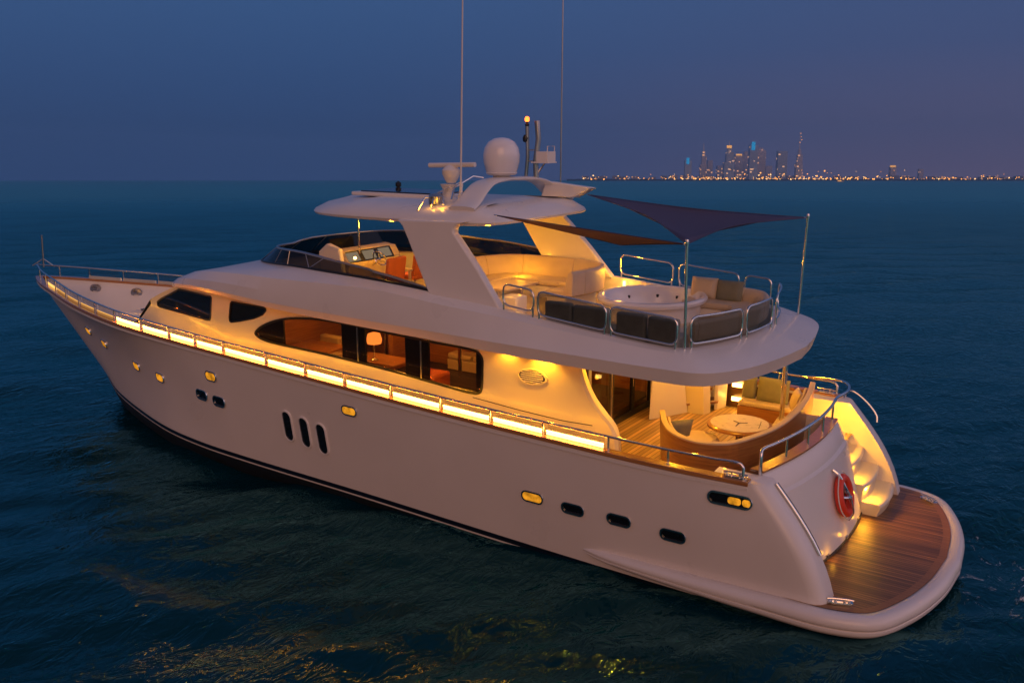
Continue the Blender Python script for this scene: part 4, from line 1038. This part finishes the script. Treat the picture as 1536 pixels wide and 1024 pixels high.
# mooring cleats and fairleads on the cap rails
for x, y, z, a in ((3.25, 3.03, 2.455, 1.62), (3.35, -3.05, 2.455, 1.5)): cleat(x, y, z, a+math.pi/2, yacht)
b = MB(); b.lathe((3.4, -2.93, 2.1), [(.16, .0), (.16, -.03), (.10, -.04), (.09, 0)], 20, 'y'); b.build('fairlead', CHROME, yacht)
for x, z in ((25.9, 2.80), (27.5, 2.86)):
    yb = lin_y(x, z); sl_ = math.atan2(lin_y(x+.2, z)-lin_y(x-.2, z), .4)
    M_ = Matrix.Translation((x, -yb, z)) @ Matrix.Rotation(-sl_, 4, 'Z'); b = MB()
    b.lathe((0, 0, 0), [(.17, -.02), (.17, .04), (.10, .06), (.09, -.01)], 20, 'y', sx=1.25); b.tube([(-.11, .1, 0), (.11, .1, 0)], .03, 8)
    b.v = [tuple(M_ @ Vector(v)) for v in b.v]; b.build('fairlead', STEELD, yacht)
# raised foredeck trunk ahead of the deckhouse, hatch, windlass
TR = [(24.3, 0), (24.15, .5), (23.6, .95), (22.6, 1.3), (21.2, 1.65), (19.5, 1.98), (18.0, 2.22)]
b = MB()
def trz(x): return 2.62 + (24.3-x)*.075
tr_r = lambda d, f: [(p[0]-(d if p[0] > 23.9 else 0), p[1]-d if p[1] > 0 else 0, f(p[0])) for p in TR]
def oh(l): h = cr(l, 5); return [tuple(p) for p in h[::-1]] + [(p[0], -p[1], p[2]) for p in h[1:]]
R0, R1, R2 = oh(tr_r(-.14, lambda x: deckz(x)-.02)), oh(tr_r(0, lambda x: trz(x)-.06)), oh(tr_r(.12, trz))
b.loft([R0, R1, R2]); n_ = len(R2); b.loft([R2[:n_//2+1], R2[:n_//2-1:-1]]); b.build('foredeck_trunk', WHITE, yacht, smooth=35)
b = MB(); b.box((22.9, -.35, trz(23.2)), (23.5, .35, trz(23.2)+.06)); b.build('deck_hatch', DGLASS, yacht, bevel=.02)
wl = MB(); wl.lathe((27.6, 0, deckz(27.6)), [(.22, 0), (.22, .08), (.10, .12), (.10, .28), (.17, .30), (.17, .36), (.001, .38)], 20); wl.build('windlass', CHROME, yacht)
# bow staff
b = MB(); b.tube([(29.35, 0, 3.55), (29.25, 0, 4.62)], .03, 8, r2=.022); b.lathe((29.25, 0, 4.62), [(.03, 0), (.04, .03), (.001, .07)], 10); b.tube([(29.55, .28, 3.62), (29.32, 0, 3.85), (29.2, -.3, 3.55)], .02, 6); b.build('bow_staff', STEELD, yacht)

# ---- soffit lights above the side wall, cockpit ceiling lights
def downlight(x, y, z, power, spot=None, aim=(0, 0, -1)):
    b = MB(); b.lathe((x, y, z), [(.055, -.012), (.055, .02)], 16); b.build('downlight', DOWN, yacht)
    point_light('downlight_beam', (x, y, z-.05), power, .05, parent=yacht, spot=spot, aim=aim)
for x, p in ((7.45, 40), (8.3, 16)):
    downlight(x, 2.60, 3.955, p, 130, (0, -.35, -1)); downlight(x, -2.60, 3.955, p, 130, (0, .35, -1))
for x, y, p in ((6.2, 1.5, 75), (4.7, 1.3, 52), (4.7, -1.0, 60), (6.0, -1.0, 72), (4.3, -2.4, 42)): downlight(x, y, 3.965, p)

# ================================================================== COCKPIT FURNITURE
SP = [(5.55, .95), (5.25, 1.45), (4.85, 1.90), (4.35, 2.10), (3.85, 1.90), (3.52, 1.15), (3.34, .25), (3.28, -.6), (3.30, -1.35), (3.38, -1.95)]
P_ = cr([(a, b_, 0) for a, b_ in SP], 8); n_ = len(P_)
e = empty('cockpit_sofa', (3.9, 1.2, 1.75), 'curved cockpit sofa with an orange wooden back around the round table', 'sofa')
nor = []
for i in range(n_):
    d_ = (P_[min(n_-1, i+1)]-P_[max(0, i-1)])[:2]; d_ /= np.linalg.norm(d_); n2 = np.array([d_[1], -d_[0]]); c_ = np.array([4.6, 0])-P_[i][:2]
    nor.append(n2 if n2 @ c_ > 0 else -n2)
def zt(i):
    f = i/(n_-1); return 2.64 + .08*max(0, 1-f/.12) + .32*max(0, (f-.62)/.38)**1.5
def run(prof, i0, i1):
    b = MB(); rr = [[(P_[i][0]+nor[i][0]*d, P_[i][1]+nor[i][1]*d, z(i) if callable(z) else z) for i in range(i0, i1)] for d, z in prof]
    b.loft(rr+[rr[0]])
    for k in (0, i1-i0-1): b.add([r_[k] for r_ in rr], [tuple(range(len(rr)))])
    return b
run([(0, 1.75), (-.05, lambda i: zt(i)-.04), (.05, lambda i: zt(i)-.04), (.08, 1.75)], 0, n_).build('wooden_back', VARN, e, smooth=50)
run([(-.055, lambda i: zt(i)-.04), (-.055, lambda i: zt(i)-.01), (-.02, zt), (.05, zt), (.06, lambda i: zt(i)-.04)], 0, n_).build('top_roll', CREAM, e, smooth=50)
run([(.1, 1.75), (.62, 1.75), (.6, 2.02), (.1, 2.02)], 2, n_-2).build('base', VARN, e, smooth=50)
stp = 12
for i0 in range(2, n_-3, stp):
    i1 = min(n_-2, i0+stp+1)
    run([(.1, 2.02), (.66, 2.02), (.68, 2.10), (.62, 2.17), (.1, 2.19)], i0, i1).build('seat', CREAM, e, smooth=50, bevel=.02)
    run([(.085, 2.15), (.26, 2.15), (.21, 2.4), (.14, lambda i: zt(i)-.06), (.085, lambda i: zt(i)-.06)], i0, i1).build('backrest', CREAM, e, smooth=50, bevel=.02)
cushion('cushion', (5.12, 1.02, 2.42), (.42, .5, .17), R(-40), R(70), GREYC, 'grey green cushion on the forward tip of the cockpit sofa', 'cockpit cushions')
e = empty('round_table', (4.35, -.25, 1.75), 'round cockpit table with a pale patterned top inside the curved sofa', 'table')
b = MB(); b.lathe((4.35, -.25, 2.24), [(.001, 0), (.60, 0), (.655, .02), (.655, .06), (.60, .075), (.585, .085)], 40); b.build('table_rim', VARN, e, smooth=40)
b = MB(); b.lathe((4.35, -.25, 2.315), [(.59, 0), (.59, .018), (.001, .02)], 40); tt = b.build('table_top', STONE, e, smooth=40)
b = MB(); b.tube([(4.5, -.3, 2.338), (4.35, -.22, 2.338), (4.2, -.3, 2.338)], .008, 6); b.tube([(4.35, -.22, 2.338), (4.34, .0, 2.338)], .008, 6); b.tube([(4.0, -.55, 2.338), (3.95, -.35, 2.338), (3.9, -.1, 2.338)], .006, 6); b.build('inlay', RUB, tt)
b = MB(); b.lathe((4.35, -.25, 1.75), [(.36, 0), (.34, .04), (.09, .08), (.08, .46), (.2, .5)], 28); b.build('pedestal', CHROME, e)
e = empty('ottoman', (4.95, .35, 1.75), 'low round cream ottoman tucked against the round cockpit table', 'ottoman')
b = MB(); b.lathe((4.95, .42, 1.75), [(.36, 0), (.40, .05), (.40, .30), (.36, .38), (.2, .41), (.001, .415)], 32); b.build('seat', CREAM, e, smooth=50)
b = MB(); b.lathe((4.95, .42, 1.75), [(.415, .13), (.42, .15), (.415, .17)], 32); b.build('piping', VARN, e)
# bench along the starboard side with grey-green cushions
e = empty('side_bench', (4.6, -2.55, 1.75), 'low starboard cockpit bench under the two wall lamps', 'bench')
b = MB(); b.box((3.9, -2.9, 1.75), (5.15, -2.35, 2.05)); b.build('base', VARN, e, bevel=.015)
b = MB(); b.box((3.92, -2.88, 2.05), (5.13, -2.32, 2.17)); b.build('seat', CREAM, e, bevel=.04)
cushion('cushion', (4.98, -2.66, 2.42), (.5, .32, .16), math.pi/2, R(80), GREYC, 'narrow grey green cushion nearest the two wall lamps', 'cockpit cushions')
cushion('cushion', (4.42, -2.62, 2.44), (.55, .72, .18), math.pi/2, R(78), GREYC, 'wide grey green cushion between the narrow cushion and the chrome pole', 'cockpit cushions')
cushion('cushion', (3.72, -1.95, 2.50), (.45, .60, .18), R(20), R(72), CREAM, 'cream cushion behind the chrome pole at the end of the cockpit sofa', 'cockpit cushions')

# ---- life ring on a chrome bracket on the transom
zc, yc = 1.43, .22
def tpt(y, z, off): return Vector((tr_x(y, z)-off, y, z))
lr = empty('life_ring', tuple(tpt(yc, zc, .09)), 'red life ring hung on a chrome bracket on the white transom', 'life ring')
b = MB(); Rr = .33; C0 = tpt(yc, zc, .09); uy = Vector((0, 1, 0)); uz = Vector((.27, 0, 1)).normalized()
b.tube([C0+(uy*math.cos(a)+uz*math.sin(a))*Rr for a in np.linspace(0, 2*math.pi, 41)[:-1]], .085, 12, closed=True); b.build('ring', RED, lr, smooth=80)
b = MB(); rp = []
for k in range(49):
    a = 2*math.pi*k/48; s_ = abs(math.sin(2*(a-R(45)))); rp.append(C0+(uy*math.cos(a)+uz*math.sin(a))*(Rr+.09+.03*s_)-Vector((.02, 0, 0)))
b.tube(rp[:-1], .011, 6, closed=True); b.build('grab_rope', ROPE, lr)
b = MB(); b.tube(cr([tpt(yc+.16, zc+.52, .02), tpt(yc+.14, zc+.44, .10), tpt(yc+.10, zc+.2, .17), tpt(yc-.02, zc-.1, .19), tpt(yc-.10, zc-.38, .14), tpt(yc-.12, zc-.52, .03)], 5), .030, 8)
b.tube(cr([tpt(yc+.30, zc+.05, .03), tpt(yc+.15, zc+.02, .19), tpt(yc-.05, zc-.02, .20), tpt(yc-.28, zc-.03, .03)], 5), .026, 8); b.build('ring_bracket', CHROME, transom)

# ---- shade sails
SAILB = mat('lamplit_sail_cloth', (.34, .17, .09), .85, bump=.15, bscale=200)  # warm lamplight put into the cloth colour
def sail(name, corners, label, sag=.12, curve=.16, n=16, cloth=None):
    """triangular cloth with hollow edges"""
    A, B, C_ = [Vector(c) for c in corners]; G = (A+B+C_)/3
    e = empty(name, tuple(G), label, 'shade sail'); b = MB(); idx = {}; vs = []; fs = []
    for i in range(n+1):
        for j in range(n+1-i):
            u, v = i/n, j/n; w_ = 1-u-v; p = A*w_+B*u+C_*v
            pull = 4*(u*w_*1.0*(1-v)+v*w_*(1-u)+u*v*(1-w_)); inn = 27*u*v*w_
            p = p.lerp(G, curve*max(0, pull-1.2*inn)) if True else p
            p = p - Vector((0, 0, sag*inn)); idx[i, j] = len(vs); vs.append(p)
    for i in range(n):
        for j in range(n-i):
            fs.append((idx[i, j], idx[i+1, j], idx[i, j+1]))
            if j < n-i-1: fs.append((idx[i+1, j], idx[i+1, j+1], idx[i, j+1]))
    b.add(vs, fs); o = b.build('cloth', cloth or SAIL, e, smooth=80)
    so_ = o.modifiers.new('thick', 'SOLIDIFY'); so_.thickness = .006
    ed = MB()
    for L in ([idx[i, 0] for i in range(n+1)], [idx[0, j] for j in range(n+1)], [idx[i, n-i] for i in range(n+1)]): ed.tube([vs[k] for k in L], .010, 6)
    ed.build('hem', SAIL, e)
    sh = MB()
    for c in (A, B, C_): sh.tube([c, c.lerp(G, .035)], .014, 6)
    sh.build('corner_ring', CHROME, e); return e
PP, PS = (4.56, 2.42, 6.27), (3.86, -2.38, 6.39)
sail('shade_sail', [(9.0, -2.05, 6.70), PS, PP], 'wide purple grey triangular shade sail reaching the far tall pole', .12, .28)
sail('shade_sail', [(8.95, 1.95, 6.52), PP, (6.0, 2.08, 6.12)], 'narrow shade sail coloured lamplit brown from the hardtop to the near pole', .02, .03, 16, SAILB)

# ================================================================== carry the yacht and all aboard into the world pose
bpy.context.view_layer.update()
for o in BOAT_TOP: o.matrix_world = TILT @ o.matrix_basis

# ================================================================== SEA
C0 = CAMW
def far_pt(u, D, z=0.):
    """point at horizontal depth D seen in column u of the photograph's horizon"""
    d = HEAD + RIGHT*((u-768)/1367.0*math.cos(math.atan(243/1367)) ); return Vector((C0.x+d.x*D, C0.y+d.y*D, z))
na, nr = 900, 560
rad = 2.0*np.exp(np.linspace(0, math.log(6000/2.0), nr)); ang = np.linspace(0, 2*math.pi, na, endpoint=False)
RR, AA = np.meshgrid(rad, ang, indexing='ij'); X = C0.x+RR*np.cos(AA); Y = C0.y+RR*np.sin(AA); Z = np.zeros_like(X)
spacing = RR*np.maximum(2*math.pi/na, math.log(3000)/nr)
wind = math.atan2(HEAD.y, HEAD.x)+.35
for k in range(64):
    lam = .55*(9/.55)**rng.random(); th = wind+rng.normal(0, .55); amp = .0040*lam**.9*(1.5 if lam < 2 else .75)
    fade = np.clip((lam/spacing-2.2)/2.5, 0, 1); kx, ky = 2*math.pi/lam*math.cos(th), 2*math.pi/lam*math.sin(th)
    ph = rng.random()*6.28
    s = np.sin(kx*X+ky*Y+ph); Z += amp*fade*(s + .35*(s*s-.5))
me = bpy.data.meshes.new('sea'); vs = np.stack([X, Y, Z], -1).reshape(-1, 3)
i, j = np.meshgrid(np.arange(nr-1), np.arange(na), indexing='ij'); j2 = (j+1) % na
q = np.stack([i*na+j, (i+1)*na+j, (i+1)*na+j2, i*na+j2], -1).reshape(-1, 4)
me.vertices.add(len(vs)+1); me.vertices.foreach_set('co', np.vstack([vs, [[C0.x, C0.y, 0]]]).astype(np.float32).ravel())
tri = np.stack([np.full(na, len(vs)), np.arange(na), (np.arange(na)+1) % na], -1)
loops = np.concatenate([q.ravel(), tri.ravel()]).astype(np.int32); me.loops.add(len(loops)); me.loops.foreach_set('vertex_index', loops)
ls = np.concatenate([np.arange(len(q))*4, len(q)*4+np.arange(na)*3]).astype(np.int32)
me.polygons.add(len(ls)); me.polygons.foreach_set('loop_start', ls); me.polygons.foreach_set('use_smooth', np.ones(len(ls), bool)); me.update(calc_edges=True); me.validate()
sea = bpy.data.objects.new('sea', me); COL.objects.link(sea); sea['kind'] = 'structure'; sea['label'] = 'dark teal sea with small ripples'
wm = bpy.data.materials.new('sea_water'); wm.use_nodes = True; t = wm.node_tree; b = t.nodes['Principled BSDF']; me.materials.append(wm)
t.nodes.remove(b); df = N(t, 'ShaderNodeBsdfDiffuse'); df.inputs[0].default_value = (.0, .022, .030, 1)
gs = N(t, 'ShaderNodeBsdfGlossy'); gs.inputs[0].default_value = (.40, 1.0, 1.0, 1); fr_ = N(t, 'ShaderNodeFresnel'); fr_.inputs[0].default_value = 1.333
mx = N(t, 'ShaderNodeMixShader'); fm_ = N(t, 'ShaderNodeMath', operation='MINIMUM'); fm_.inputs[1].default_value = .52; t.links.new(fr_.outputs[0], fm_.inputs[0]); t.links.new(fm_.outputs[0], mx.inputs[0]); t.links.new(df.outputs[0], mx.inputs[1]); t.links.new(gs.outputs[0], mx.inputs[2]); t.links.new(mx.outputs[0], t.nodes['Material Output'].inputs[0])
geo = N(t, 'ShaderNodeNewGeometry'); mp = N(t, 'ShaderNodeMapping'); mp.inputs['Rotation'].default_value = (0, 0, -wind); mp.inputs['Scale'].default_value = (1.0, .55, 1.0)
t.links.new(geo.outputs['Position'], mp.inputs[0])
n1 = N(t, 'ShaderNodeTexNoise'); n1.inputs['Scale'].default_value = 2.6; n1.inputs['Detail'].default_value = 3.2; n1.inputs['Roughness'].default_value = .62; n1.inputs['Distortion'].default_value = .5
n2 = N(t, 'ShaderNodeTexNoise'); n2.inputs['Scale'].default_value = .10; n2.inputs['Detail'].default_value = 3
for n_ in (n1, n2): t.links.new(mp.outputs[0], n_.inputs[0])
pw = N(t, 'ShaderNodeMapRange'); pw.inputs['From Min'].default_value = .35; pw.inputs['From Max'].default_value = .65; pw.inputs['To Min'].default_value = .45; pw.inputs['To Max'].default_value = 1.0
t.links.new(n2.outputs[0], pw.inputs[0])
ml = N(t, 'ShaderNodeMath', operation='MULTIPLY'); t.links.new(n1.outputs[0], ml.inputs[0]); t.links.new(pw.outputs[0], ml.inputs[1])
bp = N(t, 'ShaderNodeBump'); bp.inputs['Strength'].default_value = .9; bp.inputs['Distance'].default_value = .13
t.links.new(ml.outputs[0], bp.inputs['Height'])
for n_ in (gs, fr_): t.links.new(bp.outputs[0], n_.inputs['Normal'])
# broken foam where the wash leaves the stern
fd_ = N(t, 'ShaderNodeVectorMath', operation='DISTANCE'); fd_.inputs[1].default_value = tuple(TILT @ Vector((-1.6, -1.0, 0))); t.links.new(geo.outputs['Position'], fd_.inputs[0])
fm = maprange(t, fd_.outputs['Value'], 4.6, 1.0)
fn = N(t, 'ShaderNodeTexNoise'); fn.inputs['Scale'].default_value = 2.3; fn.inputs['Detail'].default_value = 9; fn.inputs['Roughness'].default_value = .72; fn.inputs['Distortion'].default_value = 1.2; t.links.new(mp.outputs[0], fn.inputs[0])
fa = N(t, 'ShaderNodeMath', operation='MULTIPLY_ADD'); fa.inputs[1].default_value = .16; t.links.new(fm, fa.inputs[0]); t.links.new(fn.outputs[0], fa.inputs[2])
ft = maprange(t, fa.outputs[0], .72, .80)
fb = N(t, 'ShaderNodeBsdfDiffuse'); fb.inputs[0].default_value = (.55, .58, .60, 1); m2_ = N(t, 'ShaderNodeMixShader')
t.links.new(ft, m2_.inputs[0]); t.links.new(mx.outputs[0], m2_.inputs[1]); t.links.new(fb.outputs[0], m2_.inputs[2]); t.links.new(m2_.outputs[0], t.nodes['Material Output'].inputs[0])
# ripples too small to resolve far out act as gloss: roughness grows with distance from the yacht
ln = N(t, 'ShaderNodeVectorMath', operation='LENGTH'); t.links.new(geo.outputs['Position'], ln.inputs[0])
rg_ = N(t, 'ShaderNodeMapRange'); rg_.inputs['From Min'].default_value = 25; rg_.inputs['From Max'].default_value = 400; rg_.inputs['To Min'].default_value = .025; rg_.inputs['To Max'].default_value = .34
t.links.new(ln.outputs['Value'], rg_.inputs['Value']); t.links.new(rg_.outputs[0], gs.inputs['Roughness'])

# ================================================================== FAR SHORE AND CITY
D0 = 4200.0
PXM = D0/1367.0/ (1/1.0) * 1.016          # metres per photo pixel at the shore
lb = MB(); us = np.linspace(850, 1620, 90); hgt = 5+4*rng.random(90)
lb.loft([[far_pt(u, D0+60, -1) for u in us], [far_pt(u, D0+60, h) for u, h in zip(us, hgt)], [far_pt(u, D0+600, h+2) for u, h in zip(us, hgt)], [far_pt(u, D0+600, -1) for u in us]])
land = lb.build('far_shore', LAND, None, boat=False); land['kind'] = 'structure'
def facade(name, base, glow, dens, sc_=(.11, .11, .16)):
    m_ = bpy.data.materials.new(name); m_.use_nodes = True; t = m_.node_tree; b = t.nodes['Principled BSDF']
    b.inputs['Base Color'].default_value = (*base, 1); b.inputs['Roughness'].default_value = .35
    geo = N(t, 'ShaderNodeNewGeometry'); mp = N(t, 'ShaderNodeMapping'); mp.inputs['Scale'].default_value = sc_; t.links.new(geo.outputs['Position'], mp.inputs[0])
    sn = N(t, 'ShaderNodeVectorMath', operation='FLOOR'); t.links.new(mp.outputs[0], sn.inputs[0])
    wn = N(t, 'ShaderNodeTexWhiteNoise', noise_dimensions='3D'); t.links.new(sn.outputs[0], wn.inputs[0])
    gt = N(t, 'ShaderNodeMath', operation='GREATER_THAN'); gt.inputs[1].default_value = 1-dens; t.links.new(wn.outputs[0], gt.inputs[0])
    b.inputs['Emission Color'].default_value = (*glow, 1); ms_ = N(t, 'ShaderNodeMath', operation='MULTIPLY'); ms_.inputs[1].default_value = 1.2; t.links.new(gt.outputs[0], ms_.inputs[0]); t.links.new(ms_.outputs[0], b.inputs['Emission Strength'])
    return m_
FAC = facade('tower_facade', (.42, .42, .52), (1, .45, .14), .05); FACB = facade('tower_glass', (.30, .38, .56), (1, .50, .2), .03)  # haze partly put into the pale base colours
LOWF = facade('low_block', (.20, .18, .20), (1, .42, .12), .10, (.12, .12, .2))
CYAN = emis('cyan_crown_glow', (.03, .38, .75), .9); GOLD = emis('gold_band_glow', (1, .45, .10), 1.3); SPARK = emis('shore_lamp_glow', (1, .38, .06), 3.8); SPARK2 = emis('shore_lamp_glow_pale', (1, .58, .22), 3)
VR = HEAD
def fbox(mb, u, D, wpx, dpx, z0, z1, taper=1.):
    c_ = far_pt(u, D); hw = wpx*PXM/2; hd = dpx*PXM/2
    lo = [c_+RIGHT*a*hw+HEAD*b_*hd for a, b_ in ((-1, -1), (1, -1), (1, 1), (-1, 1))]; hi = [c_+(RIGHT*a*hw+HEAD*b_*hd)*taper for a, b_ in ((-1, -1), (1, -1), (1, 1), (-1, 1))]
    for p in lo: p.z = z0
    for p in hi: p.z = z1
    mb.add(lo+hi, [(3, 2, 1, 0), (4, 5, 6, 7), (0, 1, 5, 4), (1, 2, 6, 5), (2, 3, 7, 6), (3, 0, 4, 7)])
def tower(u, wpx, hpx, label, D=0, kind='flat', m_=None, crown=None, crown_px=(0, 0), spire=0):
    D = D0+120+D; k = PXM; base = far_pt(u, D, 3); e = empty('city_tower', tuple(base), label, 'tower', 'towers of the skyline', boat=False)
    H = hpx*k; sp = spire*k; cr_h = crown_px[1]*k
    b = MB(); fbox(b, u, D, wpx, wpx*.8, 3, H*.55 if kind == 'step' else H)
    if kind == 'step': fbox(b, u+wpx*.06, D, wpx*.74, wpx*.6, H*.55, H*.84); fbox(b, u+wpx*.02, D, wpx*.45, wpx*.4, H*.84, H, .8)
    if kind == 'dome': fbox(b, u, D, wpx*.8, wpx*.6, H, H+4*k, .45)
    if kind == 'wedge': fbox(b, u-wpx*.1, D, wpx*.6, wpx*.5, H, H+7*k, .3)
    b.build('tower_body', m_ or FAC, e, smooth=0)
    top = H + (4*k if kind == 'dome' else 7*k if kind == 'wedge' else 0)
    if crown:
        b = MB(); fbox(b, u, D-wpx*.45*k, crown_px[0], 2, H-cr_h*.6, H+cr_h*.4); b.build('lit_crown', crown, e, smooth=0)
    if spire:
        b = MB(); p = far_pt(u, D); b.tube([(p.x, p.y, top-2), (p.x, p.y, top+sp*.5), (p.x, p.y, top+sp)], 2.2, 6, r2=.7); b.build('spire', STEELD, e)
    return e
tower(1031, 10, 30, 'leftmost lit tower with a small cyan crown', 0, 'flat', FACB, CYAN, (4, 9))
tower(1054, 10, 45, 'slim tower with a reddish spire left of the broad stepped tower', 150, 'step', FAC, None, spire=12)
tower(1064, 8, 32, 'plain low tower right beside the slim spired tower', 300)
tower(1080, 12, 24, 'short hazy block left of the broad stepped tower', 400)
tower(1092, 15, 50, 'broad stepped tower with a gold lit top band', 0, 'step', FACB, GOLD, (7, 4), spire=8)
tower(1107, 13, 40, 'flat tower with one gold lit roof band', 200, 'flat', FAC, GOLD, (9, 2.5))
tower(1118, 8, 46, 'thin dark tower just left of the tall cyan topped tower', 320)
tower(1128, 12, 52, 'tall tower with a bright cyan lit top', 0, 'wedge', FACB, CYAN, (5, 12))
tower(1139, 14, 46, 'domed tower touching the tall cyan topped tower', 160, 'dome')
tower(1152, 10, 24, 'low hazy tower between the domed and the flat topped tower', 420)
tower(1171, 14, 44, 'wide flat topped dark tower standing apart', 60, 'flat', FACB)
tower(1197, 10, 46, 'tallest tower, carrying a long lit spire at the right', 0, 'step', FAC, None, spire=24)
tower(1338, 9, 22, 'small tower with gold roof band on the low right shore', 100, 'flat', FAC, GOLD, (8, 2.5))
tower(1380, 7, 18, 'shorter block right of the small gold banded tower', 180)
# low shoreline blocks and individual lamps
for k in range(46):
    u = 870+(1536-870)*(k+.5*rng.random())/46+4; e_h = 3+5*rng.random()
    b = MB(); fbox(b, u, D0+90+120*rng.random(), 7+7*rng.random(), 6, 2, e_h*PXM); o = b.build('shore_block', LOWF, None, smooth=0, boat=False)
    tag(o, 'low hazy block among the lights along the far shore', 'building', 'low blocks along the far shore')
sm = {}
for k_ in range(2):
    for r_i, r_ in enumerate((1.6, 2.4, 3.5)):
        b = MB(); b.lathe((0, 0, 0), [(.001, -r_), (r_*.7, -r_*.7), (r_, 0), (r_*.7, r_*.7), (.001, r_)], 8); b.lathe((0, 0, -9), [(.25, -3), (.25, 9-r_)], 6, mi=1); o = b.build('shore_lamp', [SPARK if k_ == 0 else SPARK2, LAND], None, boat=False, smooth=0)
        sm[k_, r_i] = o.data; bpy.data.objects.remove(o)
for k in range(280):
    dens = rng.random()
    u = 1000+rng.normal(150, 120) if dens < .55 else 870+rng.random()*660
    if not 868 < u < 1534: u = 1240+rng.random()*280
    z = 7+abs(rng.normal(0, 6)) if rng.random() < .85 else 12+40*rng.random()*(1 if 1020 < u < 1410 else .5)
    o = bpy.data.objects.new('shore_lamp', sm[int(rng.random() < .3), int(rng.choice([0, 0, 0, 1, 1, 2]))]); COL.objects.link(o); o.location = far_pt(u, D0+40, z)
    tag(o, 'small glowing lamp among many along the far shore', 'lamp', 'lamps along the far shore')
for u, h in ((1197.5, 69), (1199, 64), (1199.5, 60), (1197, 56)):
    o = bpy.data.objects.new('spire_lamp', sm[0, 0]); COL.objects.link(o); o.location = far_pt(u, D0+100, h*PXM)
    tag(o, 'small lamp near the long spire of the tallest tower', 'lamp', 'lamps on the tallest spire')
# tiny boat off the city
p = far_pt(1260, 2600); e = empty('distant_boat', tuple(p), 'tiny pale boat on the horizon below the city', 'boat', boat=False)
b = MB(); L_ = RIGHT*11; W_ = HEAD*2.4
b.loft([[p-L_*.9, p-L_*.8+W_, p+L_*.7+W_, p+L_, p+L_*.7-W_, p-L_*.8-W_], [q_+Vector((0, 0, 2.2)) for q_ in (p-L_, p-L_*.9+W_*1.2, p+L_*.8+W_*1.2, p+L_*1.2, p+L_*.8-W_*1.2, p-L_*.9-W_*1.2)]], closed=True)
b.build('hull', WHITE, e, smooth=0); b = MB(); q_ = p+Vector((0, 0, 2.2)); b.add([q_-L_*.5-W_, q_+L_*.4-W_, q_+L_*.4+W_, q_-L_*.5+W_]+[q_+Vector((0, 0, 2.4))+v for v in (-L_*.4-W_*.8, L_*.25-W_*.8, L_*.25+W_*.8, -L_*.4+W_*.8)], [(4, 5, 6, 7), (0, 1, 5, 4), (1, 2, 6, 5), (2, 3, 7, 6), (3, 0, 4, 7)]); b.build('cabin', GOLD, e, smooth=0)

# ================================================================== AIR: pale haze round the whole scene
hz = bpy.data.materials.new('dusk_haze'); hz.use_nodes = True; t = hz.node_tree; t.nodes.clear()
pv_ = N(t, 'ShaderNodeVolumePrincipled'); pv_.inputs['Color'].default_value = (.22, .55, 1.0, 1); pv_.inputs['Density'].default_value = HAZE_D
ho = N(t, 'ShaderNodeOutputMaterial'); t.links.new(pv_.outputs[0], ho.inputs['Volume'])
b = MB(); b.box((C0.x-6100, C0.y-6100, -6), (C0.x+6100, C0.y+6100, 330)); hb_ = b.build('haze', hz, None, smooth=0, boat=False); hb_['kind'] = 'stuff'; hb_['label'] = 'thin dusk haze over the sea'
